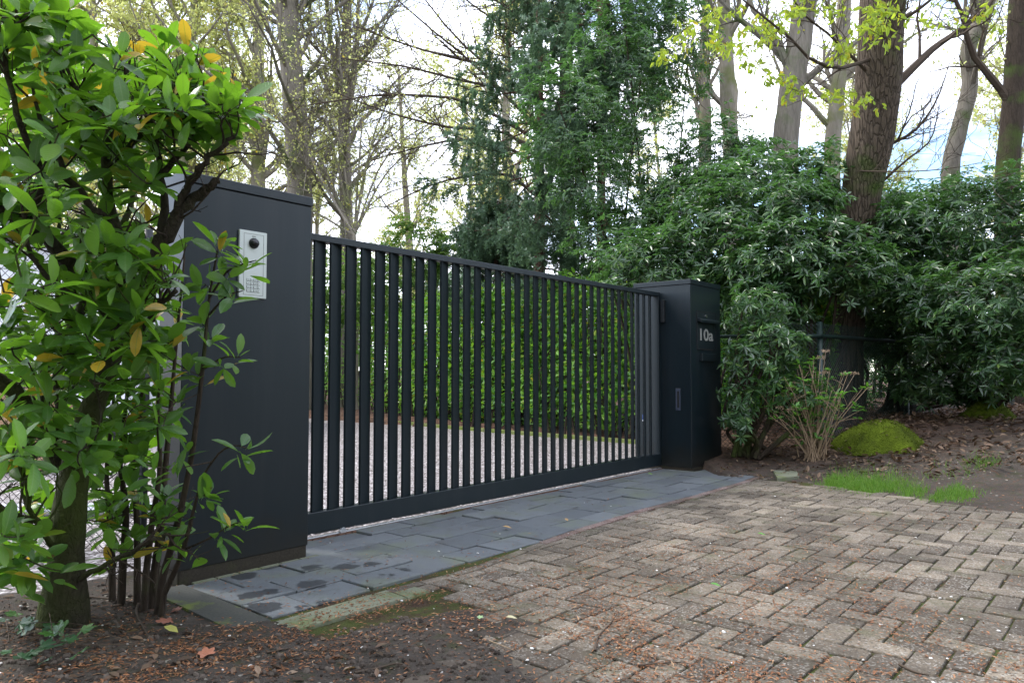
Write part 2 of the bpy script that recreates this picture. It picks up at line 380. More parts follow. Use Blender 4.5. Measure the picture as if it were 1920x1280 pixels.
def m_slate():
    t = NT('blue_grey_slate'); r = t.rand(); n = t.noise(14, detail=6, rough=.6); f = t.noise(160, detail=3)
    c = t.mix(r, (.070, .084, .090), (.128, .145, .150)); c = t.mix(t.math('MULTIPLY', n, .5), c, (.13, .125, .14))
    c = t.mix(t.math('MULTIPLY', t.ramp(f, [(.5, 0.), (.75, 1.)]), .25), c, (.24, .26, .27))
    m = t.noise(2.3, detail=6, rough=.65); c = t.mix(t.ramp(m, [(.50, 0.), (.68, .6)]), c, (.13, .15, .085)); c = t.mix(t.ramp(t.noise(5.5, detail=7, rough=.75), [(.52, 0.), (.68, .55)]), c, (.06, .055, .045))
    # wet patches that are still drying near the left pillar
    pp = t.n('ShaderNodeVectorMath', operation='DISTANCE'); t.put(pp.inputs[0], t.pos()); w0 = G(-.36, -.48, 0); pp.inputs[1].default_value = w0
    far_ = t.ramp(t.math('DIVIDE', pp.outputs['Value'], 1.6), [(.24, .0), (.52, .5)])
    wob_ = t.n('ShaderNodeVectorMath', operation='ADD'); t.put(wob_.inputs[0], t.pos()); sc_ = t.n('ShaderNodeVectorMath', operation='SCALE'); t.put(sc_.inputs[0], t.noise(16, detail=4, out='Color')); sc_.inputs['Scale'].default_value = .10; t.put(wob_.inputs[1], sc_.outputs[0])
    vd_ = t.voro(5.2, wob_.outputs[0]); w = t.ramp(t.math('ADD', t.math('ADD', vd_, far_), t.math('MULTIPLY', t.noise(30, detail=3), .16)), [(.47, 1.), (.50, 0.)])
    c = t.mix(t.math('MULTIPLY', w, .80), c, (.026, .028, .031))
    rg_ = t.math('SUBTRACT', .62, t.math('MULTIPLY', w, .22))
    return t.pbr(c, rg_, t.bump(t.math('ADD', n, t.math('MULTIPLY', f, .4)), .25, .006), .45)
M['slate'] = m_slate()
def m_brick(name, ca, cb):
    t = NT(name); r = t.rand(); f = t.noise(170, detail=3, rough=.7); v = t.voro(150, None, 'Color'); 
    sv = t.n('ShaderNodeSeparateColor'); t.put(sv.inputs[0], v)
    c = t.mix(r, ca, cb)
    c = t.mix(t.ramp(sv.outputs[0], [(.78, 0.), (.84, .55)]), c, (.38, .36, .32)); c = t.mix(t.ramp(sv.outputs[1], [(.8, 0.), (.86, .6)]), c, (.04, .036, .03))
    d = t.noise(1.5, detail=7, rough=.7); c = t.mix(t.ramp(d, [(.40, 0.), (.64, .75)]), c, (.045, .036, .026))
    m = t.noise(3.1, t.mapping(t.pos(), loc=(4, 7, 0)), 7, .75); c = t.mix(t.ramp(m, [(.53, 0.), (.70, .65)]), c, (.06, .066, .02))
    sp = t.n('ShaderNodeVectorMath', operation='DOT_PRODUCT'); t.put(sp.inputs[0], t.pos()); sp.inputs[1].default_value = (.85, .53, 0)      # soil trodden over the pavers beside the bare ground
    film = t.math('ADD', t.math('MULTIPLY', t.math('SUBTRACT', sp.outputs['Value'], 1.35), -.55), t.noise(4.2, detail=6, rough=.7))
    c = t.mix(t.ramp(film, [(.30, 0.), (.58, .85)]), c, (.075, .058, .043))
    return t.pbr(c, .88, t.bump(t.math('ADD', f, t.math('MULTIPLY', sv.outputs[2], .4)), .55, .004), .3)
M['brick'] = m_brick('grey_concrete_paver', (.080, .062, .045), (.230, .188, .140))
M['border'] = m_brick('pinkish_border_brick', (.17, .095, .08), (.24, .165, .145))
def m_joint():
    t = NT('mossy_joint_sand'); n = t.noise(5, detail=6, rough=.7); f = t.noise(120, detail=2)
    c = t.mix(f, (.020, .014, .010), (.075, .045, .028)); c = t.mix(t.ramp(n, [(.40, 0.), (.56, .85)]), c, (.045, .060, .012))
    return t.pbr(c, .95, t.bump(f, .8, .01), .2)
M['joint'] = m_joint()
def m_soil():
    t = NT('soil_and_leaf_mould'); n = t.noise(2.2, detail=7, rough=.7); f = t.noise(60, detail=4, rough=.7); g = t.noise(11, detail=5)
    c = t.mix(f, (.034, .028, .023), (.105, .088, .073)); c = t.mix(t.ramp(n, [(.4, 0.), (.62, .6)]), c, (.030, .023, .018))
    c = t.mix(t.ramp(g, [(.54, 0.), (.70, .6)]), c, (.035, .042, .012)); 
    v = t.voro(70, None, 'Color'); sv = t.n('ShaderNodeSeparateColor'); t.put(sv.inputs[0], v)
    c = t.mix(t.ramp(sv.outputs[0], [(.90, 0.), (.93, .7)]), c, (.10, .05, .03)); c = t.mix(t.ramp(sv.outputs[1], [(.99, 0.), (.995, .8)]), c, (.3, .27, .23))
    # woodland floor beyond the gardens: brown leaf carpet
    sx = t.n('ShaderNodeSeparateXYZ'); t.put(sx.inputs[0], t.pos())
    far = t.ramp(t.math('DIVIDE', sx.outputs[1], 20.), [(.36, 0.), (.46, 1.)])
    v2 = t.voro(16, None, 'Color'); s2 = t.n('ShaderNodeSeparateColor'); t.put(s2.inputs[0], v2)
    c = t.mix(far, c, t.mix(s2.outputs[0], (.045, .026, .018), (.16, .09, .06)))
    return t.pbr(c, .95, t.bump(t.math('ADD', f, g), .8, .02), .2)
M['soil'] = m_soil()
def m_gravel():
    t = NT('pale_gravel'); v = t.voro(42, None, 'Color'); d = t.voro(42, None, 'Distance'); sv = t.n('ShaderNodeSeparateColor'); t.put(sv.inputs[0], v)
    c = t.ramp(sv.outputs[0], [(0, (.10, .085, .08)), (.3, (.26, .23, .225)), (.7, (.40, .36, .36)), (1, (.62, .58, .58))])
    c = t.mix(t.ramp(d, [(.35, 0.), (.75, .85)]), c, (.09, .075, .065))
    return t.pbr(c, .85, t.bump(t.math('SUBTRACT', 1., d), .9, .015), .3)
M['gravel'] = m_gravel()
def m_moss():
    t = NT('cushion_moss'); n = t.noise(6, detail=6, rough=.65); f = t.noise(70, detail=4)
    c = t.mix(t.ramp(n, [(.35, 0.), (.7, 1.)]), (.055, .075, .006), (.15, .21, .014)); c = t.mix(t.ramp(t.noise(2.6, detail=5), [(.55, 0.), (.7, .7)]), c, (.05, .04, .018)); c = t.mix(t.math('MULTIPLY', f, .45), c, (.04, .05, .005))
    return t.pbr(c, .95, t.bump(t.math('ADD', f, n), .9, .03), .15)
M['moss'] = m_moss()
M['pebble'] = (lambda t: t.pbr(t.mix(t.rand(), (.45, .42, .38), (.75, .73, .70)), .7))(NT('white_pebble'))
M['asphalt'] = (lambda t: t.pbr(t.mix(t.noise(80), (.10, .11, .12), (.19, .2, .21)), .7))(NT('wet_asphalt'))
M['facade'] = NT('white_render').pbr((.78, .79, .83), .7)
M['glassdark'] = NT('dark_window').pbr((.03, .035, .04), .15)

# ------------------------------------------------------------------ ground
def sstep(x, a, b):
    t = np.clip((x - a) / (b - a), 0, 1); return t * t * (3 - 2 * t)
_ph = rng.uniform(0, 6.28, (24,)); _kd = rng.uniform(0, 6.28, (24,))
def fbm(x, y, f0=1.2, octs=6, k0=0):
    z = 0; a = 1; f = f0
    for i in range(octs):
        for j in range(2):
            q = (i * 2 + j + k0) % 24
            z = z + a * np.sin(f * (x * np.cos(_kd[q]) + y * np.sin(_kd[q])) + _ph[q] + 1.3 * np.sin(f * .5 * y + _ph[q]))
        a *= .55; f *= 1.9
    return z / 3
SOIL_EDGE = np.array([(-.9, 3.9), (-.62, 3.5), (-.48, 3.33), (-.24, 3.02), (-.01, 2.75), (.18, 2.5), (.45, 2.08), (.9, 1.4)])
FAR_EDGE = np.array([(2.36, 7.06), (2.6, 6.86), (2.83, 6.66), (3.15, 6.05), (3.43, 5.72), (3.62, 5.33), (4.2, 4.5), (5.0, 3.2)])
def side(x, y, line):
    """signed distance to a polyline, positive on its left-hand side seen from first to last point"""
    best = np.full(np.shape(x), 1e9); sg = np.zeros(np.shape(x))
    for a, b in zip(line[:-1], line[1:]):
        d = b - a; L2 = d @ d; t = np.clip(((x-a[0])*d[0] + (y-a[1])*d[1]) / L2, 0, 1)
        dx = x - a[0] - t*d[0]; dy = y - a[1] - t*d[1]; r = np.hypot(dx, dy); c = d[0]*(y-a[1]) - d[1]*(x-a[0])
        m = r < best; best = np.where(m, r, best); sg = np.where(m, np.sign(c), sg)
    return best * sg
def height(x, y):
    x = np.asarray(x, float); y = np.asarray(y, float)
    u, v = uvof(x, y)
    h = np.full(x.shape, -.035)
    ds = side(x, y, SOIL_EDGE)                  # to the left (west): negative orientation
    west = -ds
    rough = fbm(x, y, 3.0) * .012 + fbm(x, y, 11.0, 4, 7) * .006
    west = west + .09 * fbm(x, y, 2.6, 4, 7)
    rough = rough + fbm(x, y, 24.0, 3, 5) * .004
    hs = np.interp(np.clip(west, -1.3, 1.2), [-1.3, -.5, -.1, .12, .45, 1.2], [-.035, -.012, -.003, .005, .012, .016]) + rough
    front = (v < -.9) | (u < -.95)
    h = np.where(v < -.80, np.where(west > -1.3, hs, h), h)
    near_k = np.clip((-.95 - v) / .35, 0, 1)
    h = np.where((v < -.80) & (v > -.96) & (u > -.82) & (u < 0), -.05, h)
    h = np.where((v <= -.96) & (u < -.0), hs - .055 * (1 - np.clip((-.96 - v) / .35, 0, 1)), h)
    lf = (u < -.72)
    h = np.where(lf, .0 + rough + .03 * sstep(-u, .9, 1.6), h)
    # right-hand verge, banks and wood
    fe = side(x, y, FAR_EDGE)
    e = np.where(x > 2.0, fe, -1)
    rise = sstep(e, .25, 1.6) * .17 + sstep(e, 1.0, 3.2) * .26
    h = np.where(e > 0, np.interp(e, [0, .25], [-.01, .005]) + rise + fbm(x, y, 1.6) * .03 * sstep(e, .2, 1) + rough, h)
    # wood floor and garden everywhere else
    behind = (v > 1.0) & (u < 8.2)
    h = np.where((v > .7) & (u > GL + PW) , .10 * sstep(v, .7, 2) + rough * 2, h)
    HL = np.array([(-13., 31.), (-8., 24.3), (-5.14, 20.05), (-2.89, 15.9), (-1.6, 14.2), (-.56, 13.05), (.35, 12.15), (1.77, 10.75), (3.0, 9.75)])
    h = np.where((v > .42) & (side(x, y, HL) < 1.3) & (u < 7.6) & (x < 3.2), -.06, h)
    dist = np.hypot(x, y)
    h = np.where(dist > 26, h + .01 * fbm(x, y, .3, 3), h)
    return h
def axis(lo, hi, c0, c1, fine, growth=1.09):
    a = list(np.arange(c0, c1 + 1e-6, fine)); st = fine
    while a[-1] < hi: st *= growth; a.append(a[-1] + st)
    st = fine
    while a[0] > lo: st *= growth; a.insert(0, a[0] - st)
    return np.array(a)
ax_ = axis(-250, 250, -2.6, 5.2, .045); ay_ = axis(-60, 420, 1.6, 8.6, .045)
gx, gy = np.meshgrid(ax_, ay_); gz = height(gx, gy)
b = MB(); nx = len(ax_); ny = len(ay_)
i = np.arange(ny-1)[:, None]*nx + np.arange(nx-1)[None]
b.add(np.stack([gx, gy, gz], -1).reshape(-1, 3), np.stack([i, i+1, i+nx+1, i+nx], -1).reshape(-1, 4))
b.build('ground', M['soil'], smooth=True, kind='structure')
def hz(p): return float(height(np.array([p[0]]), np.array([p[1]]))[0])

def sheet(name, pts, z, mat, step=None):
    import bmesh
    bm = bmesh.new(); vs_ = [bm.verts.new((p[0], p[1], z)) for p in pts]; f = bm.faces.new(vs_)
    bmesh.ops.triangulate(bm, faces=[f])
    me = bpy.data.meshes.new(name); bm.to_mesh(me); bm.free(); me.materials.append(mat)
    o = link(name, me)
    if me.polygons[0].normal.z < 0: me.flip_normals()
    o['kind'] = 'structure'; return o
# gravel drive behind the gate
HEDGE = np.array([(-13., 31.), (-8., 24.3), (-5.14, 20.05), (-2.89, 15.9), (-1.6, 14.2), (-.56, 13.05), (.35, 12.15), (1.77, 10.75), (3.0, 9.75), (3.9, 9.2)])
gp = [G(-9, .395)[:2], G(5.5, .395)[:2]] + [tuple(p) for p in HEDGE[::-1]] + [(-22, 31)]
sheet('gravel_drive', gp, -.012, M['gravel'])

# ------------------------------------------------------------------ slate apron: every tile a part
gxf = Matrix.Translation((UO[0], UO[1], 0)) @ Matrix.Rotation(math.pi/2 - TH, 4, 'Z')   # local x = along gate, y = through gate
def gate_thing(name, label, cat, u=0, v=0):
    p = G(u, v); return thing(name, label, cat, (p[0], p[1], 0), math.pi/2 - TH)
apron = MB().add([G(-.9,-.93,-.035), G(5.5,-.93,-.035), G(5.5,1.6,-.035), G(-.9,1.6,-.035)], [(0,1,2,3)])
apron = apron.build('slate_apron', M['joint'], kind='structure'); apron.location.z = .0
aproot = apron
def border_v(u): return np.interp(u, [-.9, -.14, .16, .33, .79, 1.27, 1.67, 2.4, 3.2, 4.14, 4.75, 5.5], [-.81, -.81, -.83, -.85, -.80, -.74, -.71, -.68, -.70, -.69, -.66, -.62])
def bevel_prism(poly, z0, z1, bev=.004):
    """block with a small chamfer round its top, from a convex polygon"""
    P = np.array(poly, float); c = P.mean(0); n = len(P); In = c + (P - c) * (1 - bev / np.maximum(np.linalg.norm(P - c, axis=1, keepdims=True), .02))
    V = [(*p, z0) for p in P] + [(*p, z1 - bev) for p in P] + [(*p, z1) for p in In]
    F4 = [(i, (i+1) % n, n + (i+1) % n, n + i) for i in range(n)] + [(n+i, n+(i+1) % n, 2*n+(i+1) % n, 2*n+i) for i in range(n)]
    m = MB(); m.add(V, F4); m.f.append(np.array([[2*n + i for i in range(n)]])); m.m.append(np.zeros(1, int)); return m
rows = [(-.99, -.755), (-.75, -.52), (-.515, -.275), (-.27, -.035), (-.03, .155), (.16, .335)]
rr = np.random.default_rng(4)
def add_slate(u0, u1, v0, v1, z=0.0):
    j = rr.normal(0, .004, (4, 2)); Pp = [(u0+.003, v0+.003), (u1-.003, v0+.003), (u1-.003, v1-.003), (u0+.003, v1-.003)]
    cu, cv = (u0+u1)/2, (v0+v1)/2; an = rr.normal(0, .012)
    Q = []
    for (pu, pv), jj in zip(Pp, j):
        du, dv = pu-cu, pv-cv; pu = cu + du*math.cos(an) - dv*math.sin(an) + jj[0]; pv = cv + du*math.sin(an) + dv*math.cos(an) + jj[1]
        if pv < border_v(pu) + .004: pv = border_v(pu) + .004
        Q.append(G(pu, pv)[:2])
    if abs(Q[0][0]-Q[3][0]) + abs(Q[0][1]-Q[3][1]) < .03: return
    m = bevel_prism(Q, -.03, rr.uniform(-.004, .006) + z, .003)
    me = m.mesh('slate_tile', M['slate'])
    tl = (rr.normal(0, .011), rr.normal(0, .011))
    c = G(cu, cv); co = np.array([v.co[:] for v in me.vertices]); co[:, 2] += (co[:, 0]-c[0])*tl[0] + (co[:, 1]-c[1])*tl[1]
    me.vertices.foreach_set('co', co.astype(np.float32).reshape(-1)); me.update()
    link('slate_tile', me, aproot)
for ri, (v0, v1) in enumerate(rows):
    u = -.72 + (ri % 2) * -.17 if ri < 4 else .0 + (ri % 2) * -.1
    end = 5.35 if ri > 0 else 5.0
    while u < end:
        w = rr.uniform(.30, .40); u1 = min(u + w, end)
        a = u; bb = u1
        if v1 > -.03 and (a < 0): a = 0.02                      # pillar footprint
        if v1 > .0 and bb > GL - .01: bb = GL - .01
        if a < -.70: a = -.70
        if bb - a > .09 and (v1+v0)/2 > border_v((a+bb)/2): add_slate(a, bb, v0, v1, .0)
        u = u1
for k in range(14):                                             # strip of slate behind the gate
    for r_ in range(2):
        u0 = .05 + k * .34 + (r_ * .15); add_slate(u0, min(u0 + .33, GL + .5), .50 + r_*.25, .745 + r_*.25, -.002)
# narrow mossy strips at the foot of the left pillar
for q in range(6):
    add = bevel_prism([G(-.66 + q*.12, -.033)[:2], G(-.545 + q*.12, -.033)[:2], G(-.545 + q*.12, -.006)[:2], G(-.66 + q*.12, -.006)[:2]], -.03, .004)
    add.build('edging_strip', M['kerb'], aproot)

# ------------------------------------------------------------------ border and herringbone pavers
pav = MB().add([G(-.9,-.6,-.010), G(-2.9,-6.,-.010), G(4.5,-7.,-.010), G(5.5,-.6,-.010)], [(0,1,2,3)])
pav = pav.build('brick_pavement', M['joint'], kind='structure')
bt = MB()
u = -.16
while u < 4.85:
    w = .205; q0, q1 = border_v(u), border_v(u + w)
    m = bevel_prism([G(u+.003, q0-.062)[:2], G(u+w-.003, q1-.062)[:2], G(u+w-.003, q1-.004)[:2], G(u+.003, q0-.004)[:2]], -.03, .002 + rr.normal(0, .0015), .004)
    m.build('border_brick', M['border'] if u > 1.0 else M['brick'], pav); u += w
BW = .1110; BTH = R(40.5)
ba = np.array([math.cos(BTH), -math.sin(BTH)]); bb_ = np.array([math.sin(BTH), math.cos(BTH)])   # ba across the view, bb away
def brick_mesh(seed):
    r2 = np.random.default_rng(seed); g = .0042
    hw, hl = BW - g, BW / 2 - g
    P = []
    for (cx, cy) in ((-1, -1), (1, -1), (1, 1), (-1, 1)):
        k = .006 + r2.uniform(0, .006)
        a = (cx * (hw - k), cy * hl); c = (cx * hw, cy * (hl - k))
        P += [a, c] if cx * cy > 0 and False else ([c, a] if (cx, cy) in ((-1, -1), (1, 1)) else [a, c])
    P = np.array(P) + r2.normal(0, .0012, (8, 2))
    m = bevel_prism(P, -.03, 0, .0042); return m
bm_v = [brick_mesh(s) for s in range(8)]
bmesh_v = [m.mesh('brick', M['brick']) for m in bm_v]
origin = np.array([-.55, 3.3])
cells = []
for i_ in range(-60, 75):
    for j_ in range(-60, 75):
        k = (i_ - j_) % 4
        if k == 0: c = np.array([i_ + 1.0, j_ + .5]); rot = 0
        elif k == 3: c = np.array([i_ + .5, j_ + 1.0]); rot = 1
        else: continue
        p = origin + (c[0] * ba + c[1] * bb_) * BW
        cells.append((p[0], p[1], rot))
cells = np.array(cells)
cu0, cv0 = uvof(cells[:, 0], cells[:, 1]); edge0 = cv0 - (border_v(cu0) - .066)
def clip_uv(poly):
    out_ = []
    g_ = lambda q: (border_v(q[0]) - .066) - q[1]
    for a_, b_2 in zip(poly, poly[1:] + poly[:1]):
        fa, fb = g_(a_), g_(b_2)
        if fa >= 0: out_.append(a_)
        if (fa > 0) != (fb > 0): t_2 = fa/(fa-fb); out_.append((a_[0] + (b_2[0]-a_[0])*t_2, a_[1] + (b_2[1]-a_[1])*t_2))
    return out_
for (x, y, rot), ed_, cu_ in zip(cells, edge0, cu0):
    if -.075 <= ed_ < .11 and -.15 < cu_ < 4.85:
        A_ = -BTH + (math.pi/2 if rot else 0); hw_, hl_ = BW - .0036, BW/2 - .0036
        pl_ = []
        for sx, sy in ((-1, -1), (1, -1), (1, 1), (-1, 1)):
            X_ = x + sx*hw_*math.cos(A_) - sy*hl_*math.sin(A_); Y_ = y + sx*hw_*math.sin(A_) + sy*hl_*math.cos(A_); q_ = uvof(X_, Y_); pl_.append((float(q_[0]), float(q_[1])))
        pl_ = clip_uv(pl_)
        if len(pl_) < 3: continue
        W_ = [G(*q)[:2] for q in pl_]; ar = .5*abs(sum(W_[i][0]*W_[(i+1) % len(W_)][1] - W_[(i+1) % len(W_)][0]*W_[i][1] for i in range(len(W_))))
        if ar > .0035: bevel_prism(W_, -.03, rr.normal(-.001, .002), .005).build('brick', M['brick'], pav)
cu, cv = uvof(cells[:, 0], cells[:, 1])
ok = (cv < np.array([border_v(q) for q in cu]) - .062 - .075) & (cells[:, 1] > 1.5) & (np.hypot(cells[:, 0], cells[:, 1]) < 9) & (cu > -1.2)
ok &= ~((cells[:, 0] > 2.0) & (side(cells[:, 0], cells[:, 1], FAR_EDGE) > .02))
ok &= (-side(cells[:, 0], cells[:, 1], SOIL_EDGE) < .40) & ~((cu < -.02) & (cv > -1.3))
cells = cells[ok]
pp = proj(np.column_stack([cells[:, :2], np.zeros(len(cells))]))
inf = (pp[:, 0] > -40) & (pp[:, 0] < 1960) & (pp[:, 1] < 1310) & (pp[:, 1] > 600)
score = np.where(inf, pp[:, 2], 50 + pp[:, 2]); order = np.argsort(score)
rest = MB()
for n_, q in enumerate(order):
    x, y, rot = cells[q]; a = -BTH + (math.pi/2 if rot else 0) + rr.normal(0, .014); z = float(np.clip(rr.normal(-.0005, .0022), -.0028, .006))
    tx, ty = np.clip(rr.normal(0, .012, 2), -.02, .02)
    if cells[q][1] < 1.2: continue
    Mx = Matrix.Translation((x + rr.normal(0, .0015), y + rr.normal(0, .0015), z)) @ Matrix.Rotation(a, 4, 'Z') @ Matrix.Rotation(tx, 4, 'X') @ Matrix.Rotation(ty, 4, 'Y')
    vi = int(rr.integers(8))
    if n_ < 300: link('brick', bmesh_v[vi], pav, Mx)
    else:
        mm = bm_v[vi]; m3 = np.array(Mx)
        base = rest.n
        V0 = np.concatenate(mm.v); V1 = V0 @ m3[:3, :3].T + m3[:3, 3]
        rest.v.append(V1); rest.n += len(V1)
        for f in mm.f: rest.f.append(f + base); rest.m.append(np.zeros(len(f), int))
        if False: pass
rest.build('brick_field', M['brick'], pav, kind='stuff')
print('bricks', len(cells))

# ------------------------------------------------------------------ kerbs
def kerb(name, quad, z0, z1, mat, label, bev=.008):
    m = bevel_prism([p[:2] for p in quad], z0, z1, bev); o = m.build(name, mat); tag(o, label, 'kerb'); return o
kerb('kerb_stone', [G(-.80, -.965), G(-.17, -.985), G(-.15, -.825), G(-.80, -.815)], -.14, .006, M['kerb'], 'green mossy concrete kerb along the front edge of the slate, beside the bare soil')
kerb('kerb_stone', [G(-.165, -.985), G(-.02, -.975), G(-.02, -.835), G(-.145, -.825)], -.14, .002, M['kerb'], 'short yellow-green kerb block at the end of the long kerb by the first pavers')
kerb('paving_slab', [G(-.90, -.76), G(-.735, -.80), G(-.715, -.03), G(-.87, -.03)], -.10, .012, M['slab'], 'dark mossy concrete slab on the soil in front of the left pillar')
kerb('kerb_stone', [G(4.50, -.93), G(4.80, -1.03), G(5.36, -.80), G(5.02, -.69)], -.10, .03, M['kerb'], 'olive mossy kerb stone at the far corner of the slate beside the right pillar')

# ------------------------------------------------------------------ pillars
def pillar(name, label, u0, d=PD):
    t = gate_thing(name, label, 'gate pillar', u0, 0)
    w, h = PW, PH
    MB().box((.004, .004, -.05), (w-.004, d-.004, .075), 0, .006).build('plinth', M['plinth'], t)
    MB().box((0, 0, .065 if u0 < 0 else .03), (w, d, h - .052), 0, .0025).build('body', M['paint'], t)
    MB().box((.004, .004, h - .056), (w-.004, d-.004, h - .046)).build('shadow_joint', M['gap'], t)
    MB().box((-.006, -.006, h - .048), (w + .006, d + .006, h), 0, .002).build('cap', M['paint'], t)
    return t
pl = pillar('gate_pillar', 'left dark anthracite pillar with a silver intercom, behind the laurel shrub', -PW, .235)
pr = pillar('gate_pillar', 'right dark anthracite pillar with letterbox and number 10a', GL)
# intercom on the left pillar (local x = u + PW)
def lu(u): return u + PW
ic = MB().box((lu(-.441), -.014, 1.389), (lu(-.284), .0, 1.735), 0, .002).build('intercom', M['silver'], pl)
fr = MB()
for a, b_ in (((-.417, 1.403), (-.304, 1.4042)), ((-.417, 1.7182), (-.304, 1.7194)), ((-.417, 1.403), (-.4158, 1.7194)), ((-.3052, 1.403), (-.304, 1.7194)), ((-.417, 1.563), (-.304, 1.5642))):
    fr.box((lu(a[0]), -.0148, a[1]), (lu(b_[0]), -.0142, b_[1]))
fr.build('module_seam', M['gap'], ic)
t_ = MB(); a = np.linspace(0, math.pi/2, 7)
prof = [(0.0275, 0), (0.0275, .006)] + [(.025*math.cos(x), .007 + .022*math.sin(x)) for x in a[:-1]] + [(.001, .029)]
V = []; F = []
for i_, (r_, h_) in enumerate(prof):
    for k in range(24): V.append((lu(-.361) + r_*math.cos(k*math.pi/12), -.014 - h_, 1.672 + r_*math.sin(k*math.pi/12)))
for i_ in range(len(prof)-1):
    for k in range(24): F.append((i_*24+k, i_*24+(k+1) % 24, (i_+1)*24+(k+1) % 24, (i_+1)*24+k))
t_.add(V, F).build('camera_dome', M['black'], ic, smooth=True)
MB().box((lu(-.372), -.0150, 1.7060), (lu(-.350), -.0143, 1.7085)).build('brand_print', M['gap'], ic)
for r_ in range(4):
    for c_ in range(4):
        x = lu(-.3975) + c_ * .0195; z = 1.4745 - r_ * .0185
        k_ = MB().box((x, -.0165, z), (x + .0145, -.0142, z + .0135), 0, .0008).build('keypad_button', M['silver'], ic)
keyp = MB()
for r_ in range(4):
    for c_ in range(4):
        x = lu(-.3975) + c_ * .0195; z = 1.4745 - r_ * .0185
        keyp.box((x - .0012, -.0147, z - .0014), (x + .0157, -.0143, z + .0002)); keyp.box((x - .0014, -.0147, z), (x - .0002, -.0143, z + .0135))  # dark strips below and left of each key: its shade as colour
        keyp.box((x + .006, -.0170, z + .005), (x + .0085, -.0166, z + .009))
keyp.build('keypad_print_and_shade', M['gap'], ic)
MB().box((lu(-.394), -.0165, 1.572), (lu(-.351), -.0142, 1.586), 0, .0008).build('name_window', M['silver'], ic)
MB().box((lu(-.343), -.0165, 1.572), (lu(-.328), -.0142, 1.586), 0, .0008).build('call_button', M['silver'], ic)
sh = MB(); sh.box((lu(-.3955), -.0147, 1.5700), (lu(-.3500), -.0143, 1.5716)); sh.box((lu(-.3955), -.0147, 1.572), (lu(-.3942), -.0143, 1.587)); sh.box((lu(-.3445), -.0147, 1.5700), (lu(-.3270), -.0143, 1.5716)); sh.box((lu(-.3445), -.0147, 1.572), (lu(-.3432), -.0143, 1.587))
sh.build('button_shade_strip', M['gap'], ic)  # strips below and left of the buttons, their shade drawn as dark colour
# letterbox on the right pillar (local x = u - GL)
def ru(u): return u - GL
lb = MB().box((ru(4.79), -.004, 1.262), (ru(5.232), .0, 1.650), 0, .001).build('letterbox_door', M['paint_gate'], pr)
g_ = MB()
for a, b_ in (((4.782, 1.650), (5.240, 1.656)), ((5.234, 1.262), (5.241, 1.656)), ((4.79, 1.250), (5.240, 1.260)), ((4.782, 1.262), (4.786, 1.64))):
    g_.box((ru(a[0]), -.0055, a[1]), (ru(b_[0]), .0, b_[1]))
g_.build('door_gap', M['gap'], pr)
MB().box((ru(4.80), -.010, 1.252), (ru(4.84), -.004, 1.266)).build('hinge', M['paint_gate'], lb)
MB().box((ru(5.19), -.010, 1.252), (ru(5.23), -.004, 1.266)).build('hinge', M['paint_gate'], lb)
fl = MB().add([(ru(4.80), -.004, 1.583), (ru(4.80), -.055, 1.560), (ru(4.80), -.052, 1.535), (ru(4.80), -.004, 1.553), (ru(5.262), -.004, 1.583), (ru(5.262), -.055, 1.560), (ru(5.262), -.052, 1.535), (ru(5.262), -.004, 1.553)],
              [(0,1,2,3), (4,7,6,5), (0,4,5,1), (1,5,6,2), (2,6,7,3)]); fl.build('mail_flap', M['paint_gate'], lb)
ck = MB(); V = [(ru(5.005) + .013*math.cos(k*.3927), -.012, 1.612 + .013*math.sin(k*.3927)) for k in range(16)]; V2 = [(x, -.003, z) for x, y, z in V]
ck.add(V + V2, [(k, (k+1) % 16, 16 + (k+1) % 16, 16 + k) for k in range(16)]); ck.f.append(np.array([list(range(16))])); ck.m.append(np.zeros(1, int)); ck.build('lock', M['chrome'], lb)
MB().box((ru(4.85), -.030, 1.130), (ru(5.20), .0, 1.212), 0, .003).build('name_plate', M['paint_gate'], pr)
tc2 = bpy.data.curves.new('house_number', 'FONT'); tc2.body = '10a'; tc2.size = .185; tc2.extrude = .0015; tc2.offset = .0030; tc2.space_character = .98
to = bpy.data.objects.new('tmp', tc2); COL.objects.link(to); bpy.context.view_layer.update()
me = bpy.data.meshes.new_from_object(to.evaluated_get(bpy.context.evaluated_depsgraph_get())); bpy.data.objects.remove(to)
co = np.array([v.co[:] for v in me.vertices]); w_ = co[:, 0].max() - co[:, 0].min(); h_ = co[:, 1].max() - co[:, 1].min()
co[:, 0] = (co[:, 0] - co[:, 0].min()) / w_ * .315; co[:, 1] = (co[:, 1] - co[:, 1].min()) / h_ * .128
me.vertices.foreach_set('co', co.astype(np.float32).reshape(-1)); me.materials.clear(); me.materials.append(M['number']); me.update()
link('house_number', me, lb, Matrix.Translation((ru(4.853), -.0065, 1.347)) @ Matrix.Rotation(math.pi/2, 4, 'X'))
# recessed pull and sticker on the inner face of the right pillar (local x = 0 face)
rc = MB().box((-.003, .122, .617), (.0, .175, .844), 0, .001).build('recessed_handle', NT('grey_handle_plate').pbr((.045, .055, .085), .35), pr)
MB().box((-.0042, .135, .645), (-.0032, .158, .815)).build('handle_slot', M['gap'], rc)
stk = MB().box((-.002, .528, .502), (.0, .572, .560)).build('blue_sticker', M['blue'], pr)
MB().box((-.0025, .528, .490), (.0, .572, .501)).build('white_strip', M['white'], stk)
# gate catch post bolted to the inner face
gc = MB().box((-.035, .285, 1.54), (.0, .330, 1.775), 0, .002).build('gate_catch', M['black_steel'], pr)

